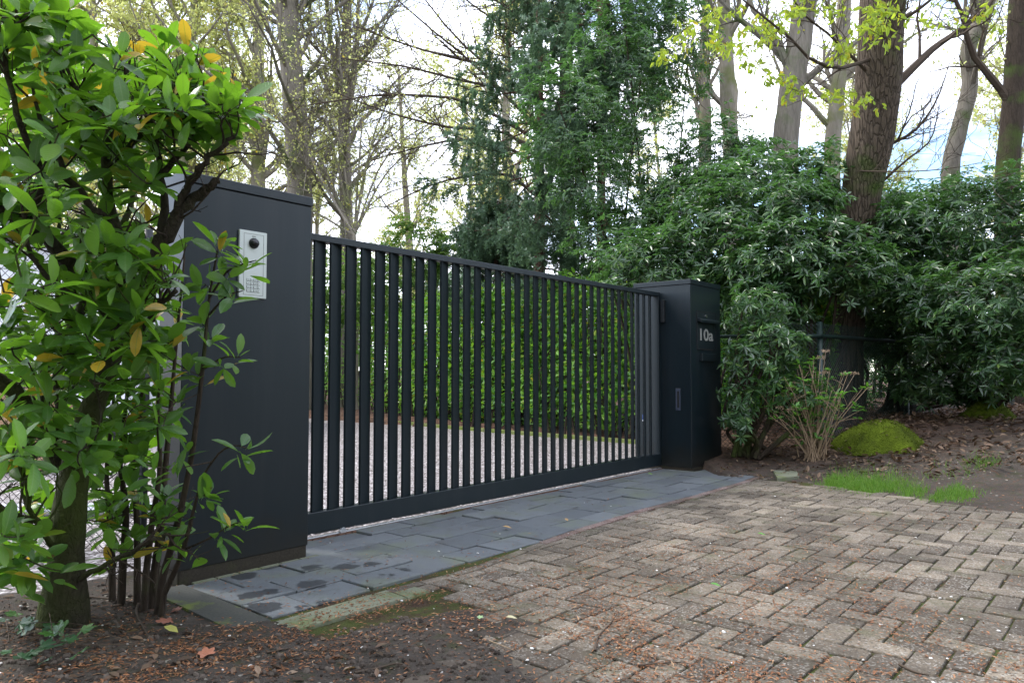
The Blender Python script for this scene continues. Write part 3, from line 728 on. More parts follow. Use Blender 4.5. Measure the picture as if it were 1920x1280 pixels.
# ------------------------------------------------------------------ sliding gate
gt = gate_thing('sliding_gate', 'dark anthracite sliding gate of upright slats between the two pillars', 'gate', 0, .34)
MB().box((-.10, 0, .034), (GL - .012, .075, .158), 0, .003).build('bottom_rail', M['paint_gate'], gt)
MB().box((-.10, 0, 1.815), (GL - .012, .068, 1.858), 0, .003).build('top_rail', M['paint_gate'], gt)
MB().box((GL - .052, .002, .158), (GL - .014, .060, 1.815), 0, .002).build('end_stile', M['paint_gate'], gt)
sm_ = MB().box((0, 0, .1585), (.126, .017, 1.8145), 0, .0015).mesh('slat', M['paint_gate'])
SR = Matrix.Rotation(R(22.9), 4, 'Z')
for k in range(36):
    x = .2746 + k * .1218
    if x + .11 > GL - .045: break
    link('slat', sm_, gt, Matrix.Translation((x, .006, 0)) @ SR)
link('slat', sm_, gt, Matrix.Translation((.2746 - .1218, .006, 0)) @ SR)
link('slat', sm_, gt, Matrix.Translation((.2746 - .2436, .006, 0)) @ SR)
tr = gate_thing('gate_track', 'galvanised steel track on the ground under the sliding gate', 'track', 0, .36)
MB().box((-.1, -.016, -.03), (GL - .01, .012, .010), 0, .002).build('rail', M['galv'], tr)
MB().box((-.1, -.045, -.032), (GL - .01, -.018, .004)).build('steel_channel', M['bark_red'], tr)
whl = MB(); V = [(.50 + .022*math.cos(k*.3927), -.004, .016 + .022*math.sin(k*.3927)) for k in range(16)]; V2 = [(x, .01, z) for x, y, z in V]
whl.add(V + V2, [(k, (k+1) % 16, 16 + (k+1) % 16, 16 + k) for k in range(16)]); whl.f.append(np.array([list(range(16))])); whl.m.append(np.zeros(1, int)); whl.build('roller', M['galv'], gt)

# ------------------------------------------------------------------ chain-link fences
def mesh_panel(mb, A, B, z0a, z1a, z0b, z1b, cell=.05, r=.0028):
    A = np.array(A, float); B = np.array(B, float); L = np.linalg.norm(B - A); n = int(L / cell)
    P = []
    for s_ in (0, 1):
        rowsN = int(max(z1a - z0a, z1b - z0b) / cell) + 1
        for i in range(n):
            t = np.arange(rowsN + 1)
            x = (i + ((t + s_) % 2)) / n; x = np.clip(x, 0, 1)
            fz = t / rowsN; xy = A[None] * (1 - x[:, None]) + B[None] * x[:, None]
            z = (z0a*(1-x) + z0b*x) * (1-fz) + (z1a*(1-x) + z1b*x) * fz
            P.append(np.column_stack([xy, z]))
    P = np.array(P); mb.tubes_b(P, np.full(P.shape[:2], r), 3)
def fence(name, label, posts, rail_z, top_z, mat, post_r=.03, rail_r=.02):
    t = thing(name, label, 'fence', (*posts[0][:2], 0))
    o0 = np.array([posts[0][0], posts[0][1], 0])
    for (x, y, zb) in posts:
        p = np.array([x, y, 0]) - o0
        MB().tube([p + (0, 0, zb - .2), p + (0, 0, top_z + .02)], post_r, 12).build('post', mat, t, smooth=True)
    for a, b2 in zip(posts[:-1], posts[1:]):
        pa = np.array([a[0], a[1], 0]) - o0; pb = np.array([b2[0], b2[1], 0]) - o0
        MB().tube([pa + (0, -.045, rail_z), pb + (0, -.045, rail_z)], rail_r, 8).build('rail', mat, t, smooth=True)
        w = MB(); mesh_panel(w, pa[:2] + (0, -.03), pb[:2] + (0, -.03), a[2], top_z, b2[2], top_z); w.build('wire_mesh', mat, t, kind='stuff')
    return t
p0 = G(GL + PW + .03, .45); P1 = at(1537, 632, 8.4); P2 = at(1697, 640, 10.0); P3 = at(1830, 650, 12.0)
fence('chain_link_fence', 'dark green chain-link fence running right from the right pillar under the rhododendrons', [(p0[0], p0[1], 0.), (P1[0], P1[1], .15), (P2[0], P2[1], .25), (P3[0], P3[1], .3), (P3[0] + 3, P3[1] + 2.2, .3)], 1.42, 1.56, M['green_steel'], .032, .022)
q1 = at(277, 440, 4.35)
fence('chain_link_fence', 'black chain-link fence behind the laurel, left of the left pillar', [(q1[0], q1[1], 0.), (-3.35, 4.35, 0.), (-4.9, 4.4, 0.)], 1.80, 1.83, M['black_steel'], .028, .02)

# ------------------------------------------------------------------ white building, boards and pipes behind the left fence
bd = thing('building', 'white building glimpsed through the laurel behind the black chain-link fence', 'building', (-8.2, 11.0, 0))
MB().box((-5.5, 0, 0), (2.55, 5, 2.95)).build('wall', M['facade'], bd)
MB().box((-5.7, -.25, 2.96), (2.75, 5.2, 3.10)).build('roof', M['black_steel'], bd)
for k in range(5): MB().box((-5.5, -.012, .55 + k*.5), (2.55, -.002, .562 + k*.5)).build('cladding_seam', M['galv'], bd)
MB().box((-5.5, -.03, -.1), (2.55, -.004, .28)).build('dark_base', M['black_steel'], bd)
p = at(199, 545, 11.0); MB().box((p[0]+8.2-.05, -.05, p[2]-.12), (p[0]+8.2+.05, -.006, p[2]+.12), 0, .01).build('red_panel', M['red'], bd)
bs = thing('board_stack', 'stack of tan boards on the ground beyond the black chain-link fence', 'boards', (-5.3, 7.6, 0))
for k in range(7):
    MB().box((-.9 + rr.uniform(-.05, .05), 0, .02 + k*.14), (.55 + rr.uniform(-.05, .05), .5, .15 + k*.14), 0, .008).build('board', M['tan'], bs)
pb = thing('pipe_bundle', 'pale steel pipes lying on the gravel behind the black fence', 'pipes', (-3.2, 5.2, 0))
for k in range(3): MB().tube([(-1.6, k*.09, .035), (1.3, .12 + k*.09, .035)], .03, 10).build('pipe', M['galv'], pb, smooth=True)

# ------------------------------------------------------------------ hedge edging and hedge behind the gate
ed = thing('hedge_edging', 'mossy concrete edging curving between the gravel drive and the hedge', 'edging', (0, 0, 0))
hp = smooth_path(HEDGE[1:], 60)
seg_i = 0
for a, b2 in zip(hp[:-1], hp[1:]):
    d = norm(b2 - a); nrm = np.array([-d[1], d[0]])
    if nrm @ np.array([1, 1]) < 0: nrm = -nrm
    m = bevel_prism([a + d*.004, b2 - d*.004, b2 - d*.004 + nrm*.10, a + d*.004 + nrm*.10], -.06, .045, .006)
    m.build('kerb_block', M['kerb_far'], ed)
hd = thing('laurel_hedge', 'leafy cherry laurel hedge behind the gravel drive, seen through the gate slats', 'hedge', (0, 0, 0))
hm = MB(); hs = MB()
N = 40000
hl = smooth_path(HEDGE[1:] + 0, 200); seglen = np.linalg.norm(np.diff(hl, axis=0), axis=1); cum = np.concatenate([[0], np.cumsum(seglen)])
wgt = 1 / np.maximum(hl[:, 1], 8)**1.2; cw = np.cumsum(wgt); tt = np.interp(rng.uniform(0, cw[-1], N), cw, np.arange(200)); i_ = tt.astype(int).clip(0, 198); f_ = (tt - i_)[:, None]
base = hl[i_]*(1-f_) + hl[i_+1]*f_; dd = norm(hl[i_+1] - hl[i_]); nn = np.stack([-dd[:, 1], dd[:, 0]], 1); nn = np.where((nn @ np.array([1, 1]))[:, None] < 0, -nn, nn)
z = rng.uniform(.02, 1, N)**.85; top = 2.35 + .12*np.sin(tt*.21) + .1*np.sin(tt*.55+1); z = z * top
dep = .35 + .28*np.sin(tt*.35 + z*2) * .3 + np.abs(rng.normal(0, .22, N)) + np.where(z < .35, .18, 0)
topm = rng.random(N) < .12; z = np.where(topm, top + rng.normal(0, .08, N), z); dep = np.where(topm, rng.uniform(.3, 1.3, N), dep)
pos = np.column_stack([base + nn*dep[:, None], z])
fac = np.column_stack([-nn, np.zeros(N)])
dr = norm(fac*.35 + unit(N)*.9 + np.array([0, 0, .25])); up = norm(fac*.8 + np.array([0, 0, .9]) + unit(N)*.5)
scatter(hm, LS, LSF, pos, frames(dr, up), rng.uniform(.08, .145, N))
hm.build('foliage', M['hedge'], hd, kind='stuff')
# dark woody inside of the hedge
ns = 260; ti = np.linspace(0, 198, ns).astype(int); P = []
for i2 in ti:
    for w_ in range(2):
        b0 = hl[i2] + (rng.normal(0, .12, 2)) + np.array([.55, .45]); P.append([[b0[0], b0[1], 0], [b0[0]+rng.normal(0, .1), b0[1]+rng.normal(0, .1), 1.0], [b0[0]+rng.normal(0, .2), b0[1]+rng.normal(0, .2), 2.1]])
P = np.array(P); hs.tubes_b(P, np.tile([.018, .012, .005], (len(P), 1)), 5); hs.build('stem', M['bark_dark'], hd, kind='stuff')

# ================================================================== VEGETATION
LQ = (np.array([(-.3, .1, 0), (.3, .1, 0), (.28, .9, -.1), (-.28, .9, -.1)], float), np.array([(0, 1, 2, 3)]))

def whorl(seed, w=.27, k=9):
    r2 = np.random.default_rng(seed); m = MB(); a = np.arange(k)*2*math.pi/k + r2.uniform(-.25, .25, k)
    el = r2.uniform(-.45, .45, k); d = np.stack([np.cos(a)*np.cos(el), np.sin(a)*np.cos(el), np.sin(el)], 1)
    up = np.tile([0, 0, 1.], (k, 1)) + r2.normal(0, .18, (k, 3))
    tv, tf = leaf_small(w, .22, .03); scatter(m, tv, tf, d*.06, frames(d, up), r2.uniform(.75, 1.1, k)); return m
WH = [whorl(s) for s in range(6)]; WHV = [(np.concatenate(m.v), np.concatenate(m.f)) for m in WH]
WHM = [m.mesh('leaf_whorl', M['rhodo']) for m in WH]
def axes(z, spin):
    z = norm(z); ref = np.where(np.abs(z[:, 2:3]) > .9, np.array([1., 0, 0]), np.array([0, 0, 1.])); x0 = norm(np.cross(ref, z)); y0 = np.cross(z, x0)
    x = x0*np.cos(spin)[:, None] + y0*np.sin(spin)[:, None]; y = np.cross(z, x); return np.stack([x, y, z], -1)
CAMP = np.array([0, 0, 1.])
def ell(px, py, d, rx, ry, rd): return at(px, py, d), np.array([rx*d/FPX, rd, ry*d/FPX])
def shell_points(ells, n, rg, lo=.62, hi=1.06, back=-.35):
    vol = np.array([(e[1][0]*e[1][2] + e[1][0]*e[1][1]) for e in ells]); vol = vol/vol.sum(); P = []; Nn = []
    while sum(len(p) for p in P) < n:
        k = n; idx = rg.choice(len(ells), k, p=vol); C = np.array([ells[i][0] for i in idx]); Rd = np.array([ells[i][1] for i in idx])
        u = unit(k, rg); rr_ = 1 - np.abs(rg.normal(0, .22, k)); rr_ = np.clip(rr_, lo - .12, hi); rr_ = np.where(rg.random(k) < .10, rg.uniform(1.08, 1.32, k), rr_) * (1 + .14*np.sin(u[:, 0]*7+idx)+.14*np.sin(u[:, 2]*9+idx*2)+.10*np.sin(u[:, 1]*13+u[:, 0]*5))
        p = C + u*Rd*rr_[:, None]; nn_ = norm(u/Rd); tc_ = norm(CAMP - p)
        ok_ = ((nn_*tc_).sum(1) > back)
        for c, r in ells: ok_ &= ~((((p-c)/r)**2).sum(1) < .22)
        P.append(p[ok_]); Nn.append(nn_[ok_])
    return np.concatenate(P)[:n], np.concatenate(Nn)[:n]
def rhodo(name, label, base, ells, n, size, seed, mat='rhodo', nparts=0, stems=7, cat='shrub', zmin=.15, keep=None, droop=.0, group=None):
    rg = np.random.default_rng(seed); base = np.asarray(base, float)
    t = thing(name, label, cat, tuple(base), group=group)
    p, nn_ = shell_points(ells, n, rg); k_ = p[:, 2] > zmin
    if keep is not None: k_ &= keep(p)
    p, nn_ = p[k_], nn_[k_]
    wood = MB(); nodes = []
    for c, r in ells:
        for s_ in range(max(1, stems // len(ells) + 1)):
            e = c + unit(1, rg)[0]*r*.55; mid = base + (e - base)*.5 + rg.normal(0, .12, 3); mid[2] = max(mid[2], base[2]+.2)
            path = smooth_path([base + rg.normal(0, .1, 3)*(1, 1, 0), mid, e], 9); nodes.append(path)
            wood.tube(path - base, np.linspace(.030, .008, 9), 6)
    nodes = np.concatenate(nodes); sub = rg.choice(len(p), min(len(p), 900), replace=False)
    wb = MB(); grow(wb, p[sub], nodes, None, rg, .0022, .010, 3, seg=4)
    wb.flush(); wood.flush(); wood.add(np.concatenate(wb.v) - base, np.concatenate([f for f in wb.f if f.shape[1] == 4]))
    wood.build('stem', M['bark_dark'], t)
    ax = norm(nn_*.55 + np.array([0, 0, .75 - droop]) + unit(len(p), rg)*.33); Rm = axes(ax, rg.uniform(0, 6.28, len(p))); sc = size*rg.uniform(.75, 1.2, len(p)); vi = rg.integers(0, 6, len(p))
    dist = np.linalg.norm(p - CAMP, axis=1); pr_ = proj(p); infr = (pr_[:, 0] > 0) & (pr_[:, 0] < 1920) & (pr_[:, 1] > 0) & (pr_[:, 1] < 1280)
    front = np.argsort(np.where(infr, dist/sc*size, 1e3))[:nparts] if nparts else np.array([], int)
    fl_ = np.zeros(len(p), bool); fl_[front] = True
    for q in front:
        Mx = Matrix.Identity(4); 
        for a in range(3):
            for b2 in range(3): Mx[a][b2] = Rm[q, a, b2]*sc[q]
            Mx[a][3] = p[q, a] - base[a]
        me = WHM[vi[q]]
        if mat != 'rhodo': me = WHX.setdefault((mat, vi[q]), None) or _mkw(mat, vi[q])
        link('leaf_whorl', me, t, Mx)
    fo = MB()
    for v in range(6):
        m_ = (vi == v) & ~fl_; scatter(fo, WHV[v][0], WHV[v][1], p[m_] - base, Rm[m_], sc[m_])
    fo.build('foliage', M[mat], t, kind='stuff')
    return t
WHX = {}
def _mkw(mat, v):
    me = WHM[v].copy(); me.materials.clear(); me.materials.append(M[mat]); WHX[(mat, v)] = me; return me

def ground_pt(px, py, d):
    p = at(px, py, d); return np.array([p[0], p[1], hz(p)])
# --- rhododendrons on the right
rhodo('rhododendron', 'tall loose rhododendron rising in front of the drooping spruce, above the gate', ground_pt(1195, 640, 11.5),
      [ell(1070, 230, 11.3, 105, 120, .8), ell(1170, 120, 11.8, 100, 110, .8), ell(1120, 350, 11.2, 90, 80, .7), ell(1235, 290, 11.5, 90, 120, .7), ell(1260, 90, 12, 90, 100, .7), ell(1300, 400, 11.0, 90, 90, .7), ell(1200, 30, 12, 100, 80, .7), ell(1235, 465, 11.0, 80, 70, .6), ell(1120, 440, 11.3, 60, 60, .5)], 2400, .10, 21, nparts=200, stems=6)
rhodo('rhododendron', 'dense dark rhododendron directly behind the right pillar', ground_pt(1330, 700, 9.9),
      [ell(1240, 500, 10.0, 120, 70, .8), ell(1350, 440, 9.8, 110, 110, .9), ell(1420, 360, 10.2, 110, 80, .8), ell(1400, 540, 9.5, 90, 90, .7), ell(1180, 520, 10.6, 60, 40, .5)], 2100, .105, 22, nparts=200)
rhodo('rhododendron', 'silvery leaved rhododendron spreading in front of the thick oak trunk', ground_pt(1500, 760, 9.4),
      [ell(1500, 395, 9.0, 75, 65, .6), ell(1470, 480, 8.8, 95, 75, .6), ell(1580, 500, 8.6, 85, 48, .45), ell(1555, 455, 8.7, 60, 45, .4), ell(1440, 590, 8.9, 70, 55, .5), ell(1680, 450, 9.4, 70, 60, .5), ell(1530, 330, 9.6, 50, 50, .4), ell(1650, 540, 9.0, 60, 40, .4)], 1800, .105, 23, nparts=220)
rhodo('rhododendron', 'broad rhododendron leaning over the fence at the right edge', ground_pt(1850, 760, 9.8),
      [ell(1730, 455, 9.6, 120, 85, .8), ell(1860, 420, 9.2, 130, 90, .9), ell(1900, 560, 8.2, 140, 90, .8), ell(1770, 570, 8.8, 110, 55, .6), ell(1990, 500, 8.5, 120, 150, 1.0), ell(1900, 670, 8.2, 100, 60, .5), ell(1690, 560, 9.2, 70, 40, .4), ell(1800, 640, 8.8, 90, 40, .4), ell(1660, 400, 9.9, 60, 50, .4)], 3000, .105, 24, nparts=250, stems=18)
rhodo('rhododendron', 'low leggy rhododendron between the right pillar and the dry hydrangea', ground_pt(1400, 850, 8.15),
      [ell(1400, 690, 7.9, 45, 60, .3), ell(1450, 650, 8.0, 60, 45, .3), ell(1490, 740, 7.9, 50, 45, .3), ell(1385, 770, 7.8, 28, 50, .2), ell(1420, 580, 8.2, 60, 40, .3)], 300, .095, 25, nparts=150, stems=12, droop=.5)
rhodo('rhododendron', 'rhododendron filling the gap between the thickest oak and the broad bush at the right edge', ground_pt(1680, 740, 10.6),
      [ell(1660, 480, 10.4, 90, 90, .7), ell(1760, 400, 10.8, 90, 60, .7), ell(1640, 590, 10.2, 60, 60, .5), ell(1740, 610, 9.9, 80, 50, .5), ell(1860, 660, 9.6, 90, 50, .5), ell(1680, 400, 10.8, 50, 40, .5), ell(1800, 715, 9.6, 130, 42, .5), ell(1660, 640, 10.0, 50, 40, .3)], 2000, .105, 27, nparts=60, stems=8)
rhodo('rhododendron', 'narrow rhododendron between the loose one above the gate and the dense one behind the pillar', ground_pt(1300, 700, 10.9),
      [ell(1330, 300, 10.9, 70, 70, .6), ell(1290, 400, 10.8, 80, 70, .6), ell(1400, 310, 11.0, 70, 60, .6), ell(1220, 440, 10.9, 80, 60, .6)], 1100, .10, 28, nparts=60, stems=6)
# dark evergreens deeper in the wood
TL = ['dark evergreen thicket in the distance above the right pillar', 'dark evergreen thicket in the distance left of the thickest oak', 'dark evergreen thicket seen through the fence just right of the thickest oak', 'dark evergreen thicket in the distance at the right edge', 'dark evergreen thicket low behind the bare reddish spruce trunk', 'dark evergreen thicket far off beyond the right edge bush']
for k, (px, d, top, w) in enumerate([(1240, 15, 470, 170), (1480, 16, 430, 190), (1700, 17, 430, 200), (1930, 16, 420, 220), (1100, 17, 520, 160), (2150, 14, 450, 200)]):
    rhodo('rhododendron', TL[k], ground_pt(px, 700, d),
          [ell(px, (top + 690)/2, d, w*.62, (690 - top)/2, 1.0), ell(px + w*.5, (top + 730)/2, d + .5, w*.45, (670 - top)/2, .9)], 750, .17, 40 + k, stems=4, zmin=.4, group='background thicket')
rhodo('rhododendron', 'bright green shrub above the left half of the hedge, behind the gate', ground_pt(790, 700, 17), [ell(790, 470, 17, 75, 65, .8), ell(740, 530, 17, 100, 60, .8), ell(850, 500, 17, 60, 55, .7), ell(640, 560, 18, 90, 60, .8)], 1100, .15, 31, 'lightgreen')
rhodo('rhododendron', 'green understorey shrub behind the hedge at the left end of the gate', ground_pt(600, 700, 22), [ell(620, 520, 22, 110, 60, 1.0), ell(520, 560, 22, 100, 80, 1.0), ell(400, 560, 23, 110, 90, 1.0)], 900, .2, 32, 'lightgreen')

# --- spruces with hanging branchlets
def brush(seed):
    r2 = np.random.default_rng(seed); V = [(-.012, 0, 0), (.012, 0, 0), (0, 1, 0)]; F = [(0, 1, 2)]
    for k in range(8):
        y = r2.uniform(0, .95); a = r2.uniform(0, 6.28); L = r2.uniform(.16, .26); w = .068
        dx, dz = math.cos(a), math.sin(a); b0 = len(V)
        V += [(-dz*w, y, dx*w), (dz*w, y, -dx*w), (dx*L, y + L*.85, dz*L)]; F.append((b0, b0+1, b0+2))
    return np.array(V, float), np.array(F)
BR = [brush(s) for s in range(5)]
def spruce(name, label, base, H, Lb, Lt, r0, seed, z0=1.4, nl=58, lean=0):
    rg = np.random.default_rng(seed); base = np.asarray(base, float); t = thing(name, label, 'tree', tuple(base))
    tp = np.array([[0, 0, -.1], [lean*.3, 0, H*.4], [lean, 0, H]]); tp = smooth_path(tp, 12); MB().tube(tp, np.linspace(r0, r0*.3, 12), 10).build('trunk', M['bark_red'], t, smooth=True)
    zz = rg.uniform(z0, H, nl); P = []; Rr = []
    for z in zz:
        f = (z - z0)/(H - z0); L = (Lb*(1-f) + Lt*f)*rg.uniform(.75, 1.15); a = rg.uniform(0, 6.28)
        x0 = np.interp(z, tp[:, 2], tp[:, 0]); o = np.array([x0, 0, z]); h = np.array([math.cos(a), math.sin(a), 0])
        s_ = np.linspace(0, 1, 8)[:, None]; P.append(o + h*L*s_ + np.array([0, 0, 1])*(-.28*L*s_ + .20*L*s_**3) + rg.normal(0, .015, (8, 3)))
        Rr.append(np.linspace(.022, .004, 8))
    P = np.array(P); Rr = np.array(Rr)
    w = MB(); w.tubes_b(P, Rr, 5)
    side_, sr = spawn(P, Rr, 10, .2, 1, .6, 1.1, .35, .8, 4, .10, -.15, rg); side2, _ = spawn(side_, sr, 4, .2, 1, .5, 1.0, .15, .35, 3, .12, -.35, rg)
    w.tubes_b(side_, sr, 3); w.build('branch', M['bark_red'], t)
    hang, hr = spawn(side_, sr, 3, .15, 1, .8, 1.6, .15, .45, 3, .06, -2.2, rg, taper=False)
    hang2, _ = spawn(P, Rr, 12, .2, 1, .8, 1.6, .2, .6, 3, .06, -2.4, rg, taper=False)
    fo = MB()
    for paths in (hang, hang2, side_, side2, P[:, 3:]):
        A = paths[:, :-1].reshape(-1, 3); B = paths[:, 1:].reshape(-1, 3); L = np.linalg.norm(B - A, axis=1)
        fr_ = frames(B - A + 1e-4, unit(len(A), rg)); vi = rg.integers(0, 5, len(A))
        for v in range(5):
            m_ = vi == v; s_ = np.stack([np.full(m_.sum(), .26)*rg.uniform(.8, 1.2, m_.sum()), L[m_]*1.15, np.full(m_.sum(), .26)], 1); scatter(fo, BR[v][0], BR[v][1], A[m_], fr_[m_], s_)
    fo.build('needle_foliage', M['needle'], t, kind='stuff'); return t
p = ground_pt(1012, 700, 14.2); spruce('spruce_tree', 'dark spruce with hanging curtains of needles left of the tall rhododendron', p, 11, 2.1, 1.5, .15, 51, 1.9, 76)
p = ground_pt(1129, 700, 13.6); spruce('spruce_tree', 'spruce with a bare reddish lower trunk just left above the right pillar', p, 11, 1.3, 1.1, .125, 52, 3.1, 46)
p = ground_pt(930, 700, 15.8); spruce('spruce_tree', 'low wide spruce above the middle of the gate', p, 4.6, 1.5, .5, .09, 53, 1.5, 44)

# --- deciduous trees
def deciduous(name, label, path, rad, seed, bark_, nl=14, l0=2.0, l1=4.5, t0=.15, leaves=2500, leafmat='yellowgreen', lsize=.055, twigk=(7, 6), extra=None, up=.25, twig='twig_grey', group=None, sides=12, la=(.7, 1.3), twig_r=.011, cat='tree'):
    rg = np.random.default_rng(seed); path = np.asarray(path, float); base = path[0].copy(); t = thing(name, label, cat, tuple(base), group=group)
    tp = smooth_path(path, 22) - base; tr_ = np.interp(np.linspace(0, 1, 22), np.linspace(0, 1, len(rad)), rad)
    MB().tube(tp, tr_*(1 + .03*np.sin(np.arange(22)*2.1)), sides).build('trunk', M[bark_], t, smooth=True)
    w = MB(); limbs = []; lr = []
    if nl:
        a, b2 = spawn(tp[None], tr_[None], nl, t0, .98, la[0], la[1], l0, l1, 8, .16, up, rg, .42, .2, r_abs=.075); limbs.append(a); lr.append(b2)
    if extra:
        for pts, r_ in extra: a = smooth_path(np.asarray(pts), 9) - base; limbs.append(a[None]); lr.append(np.linspace(r_, r_*.25, 9)[None])
    limbs = np.concatenate(limbs); lr = np.concatenate(lr); w.tubes_b(limbs, lr, 7)
    s1, r1 = spawn(limbs, lr, twigk[0], .12, .98, .45, 1.0, l0*.3, l1*.42, 6, .2, .08, rg, .6, .25, r_abs=.022); w.tubes_b(s1, r1, 5)
    s2, r2 = spawn(s1, r1, twigk[1], .1, 1, .4, 1.0, .3, .85, 5, .24, .06, rg, .6, .4, r_abs=twig_r); r2 = np.maximum(r2, .0028); w.tubes_b(s2, r2, 3)
    w.build('branches', M[bark_ if bark_ in ('bark_far', 'bark_grey') else 'twig'], t)
    if leaves:
        q = np.concatenate([s2.reshape(-1, 3), s2[:, -1], s2[:, -1]]); q = q[rg.integers(0, len(q), leaves)] + rg.normal(0, .03, (leaves, 3))
        f = MB(); scatter(f, LQ[0], LQ[1], q, frames(unit(leaves, rg) + np.array([0, 0, -.4]), unit(leaves, rg) + np.array([0, 0, .6])), rg.uniform(.6, 1.3, leaves)*lsize)
        f.build('young_leaves', M[leafmat], t, kind='stuff')
    return t
def tp_(pts, bottom=True):
    """trunk path from spots in the photograph, carried down to the ground"""
    P = [at(*q) for q in pts]
    if bottom: b0 = P[0].copy(); b0[2] = hz(b0) - .1; P = [b0] + P
    return P
deciduous('broadleaf_tree', 'thick pale grey trunk rising just left of the gate top rail, behind the left pillar', tp_([(562, 380, 19), (556, 250, 19), (546, 120, 19), (536, 0, 19), (524, -220, 19)]), [.36, .33, .31, .29, .27, .22], 61, 'bark_grey', nl=34, t0=.2, l0=2, l1=5.5, leaves=12000, twigk=(8, 8), extra=[([at(556, 230, 19), at(600, 330, 18), at(640, 400, 17.5), at(660, 430, 17)], .05)])
deciduous('broadleaf_tree', 'slim pale trunk forking into several stems above the gate, beside the thick grey trunk', tp_([(650, 440, 20), (646, 300, 20), (645, 180, 20), (650, 60, 20), (655, -200, 20)]), [.20, .18, .17, .15, .13, .10], 62, 'bark_grey', nl=28, t0=.2, l0=2, l1=5, leaves=8000, twigk=(8, 7),
          extra=[([at(645, 190, 20), at(622, 90, 20), at(612, 0, 20), at(600, -150, 20)], .10), ([at(645, 250, 20), at(668, 120, 20), at(672, 0, 20), at(676, -150, 20)], .09), ([at(648, 130, 20), at(690, 30, 20), at(720, -60, 20)], .07)])
# multi-stemmed small tree whose arching branches cross the view between the two trunks
arch = []
rg_ = np.random.default_rng(70)
for (x, y) in [(420, 150), (330, 90), (380, 240), (300, 330), (480, 60), (560, 30), (700, 60), (760, 180), (820, 250), (840, 330), (780, 110), (450, 330), (520, 220), (880, 190)]:
    m1 = (660 + (x-660)*.35 + rg_.normal(0, 15), 430 + (y-430)*.60, 18.6); arch.append(([at(664, 440, 18.6), at(*m1), at(x, y, 17.6)], .032))
deciduous('small_tree', 'small multi-stemmed tree with arching bare branches behind the gate', tp_([(668, 560, 18.6), (664, 430, 18.6)]), [.08, .06, .045], 63, 'bark_far', nl=0, l0=1.6, l1=4.0, leaves=2600, extra=arch, twigk=(9, 7), twig_r=.007)
# tree hidden behind the spruce sending long straight limbs to the left
lim = []
for pts in [[(1062, 330), (1000, 235), (935, 165), (870, 105), (790, 40), (690, -50)], [(1055, 250), (1000, 190), (940, 142), (880, 95), (820, 30), (770, -40)], [(1050, 120), (990, 75), (930, 40), (860, -10)],
            [(1060, 200), (960, 170), (860, 150), (760, 125), (640, 110)], [(1060, 330), (950, 250), (850, 240), (740, 215), (620, 170)], [(1062, 380), (980, 290), (880, 262), (790, 275), (700, 300)],
            [(1062, 300), (900, 200), (800, 180), (700, 180), (560, 200)], [(1050, 60), (960, 20), (900, -20)], [(1060, 420), (960, 330), (880, 330), (800, 350), (720, 390)], [(1058, 160), (900, 120), (780, 90), (640, 40)]]:
    lim.append(([at(x, y, 16.6 - i*.2) for i, (x, y) in enumerate(pts)], .046))
deciduous('beech_tree', 'tree behind the drooping spruce whose long bare limbs reach left across the white sky', tp_([(1064, 500, 16.8), (1062, 200, 16.8), (1060, -250, 16.8)]), [.2, .18, .16, .12], 64, 'bark_dark', nl=0, l0=2.0, l1=4.4, leaves=1800, extra=lim, twigk=(16, 8), twig_r=.008, lsize=.05)

# right-hand wood
deciduous('oak_tree', 'thickest oak trunk with furrowed brown bark behind the right fence', tp_([(1582, 700, 9.9), (1590, 560, 9.8), (1612, 380, 9.5), (1640, 220, 9.2), (1652, 60, 8.9), (1662, -180, 8.5)]), [.30, .235, .225, .24, .265, .26, .23], 65, 'bark_oak', nl=0, l0=1.2, l1=2.6, leaves=0, sides=28, twigk=(6, 5), twig_r=.006,
    extra=[([at(1680, 160, 9.1), at(1747, 94, 9.2), at(1786, 66, 9.3), at(1850, 15, 9.4), at(1900, -60, 9.5)], .055),
           ([at(1660, 275, 9.4), at(1715, 245, 9.2), at(1755, 190, 9.1), at(1780, 120, 9.0)], .022), ([at(1655, 340, 9.4), at(1700, 300, 9.3), at(1745, 262, 9.2), at(1760, 200, 9.0)], .018),
           ([at(1645, 105, 9.), at(1600, 122, 8.6), at(1562, 128, 8.2), at(1515, 108, 7.9), at(1470, 60, 7.7), at(1400, 8, 7.5), at(1360, -40, 7.4)], .026),
           ([at(1640, 150, 9.), at(1560, 70, 8.6), at(1500, 20, 8.3), at(1460, -60, 8)], .02), ([at(1645, 60, 8.9), at(1720, 20, 8.6), at(1800, -50, 8.3)], .03), ([at(1600, 320, 9.3), at(1690, 322, 8.7), at(1780, 316, 8.4), at(1860, 300, 8.2)], .010)])
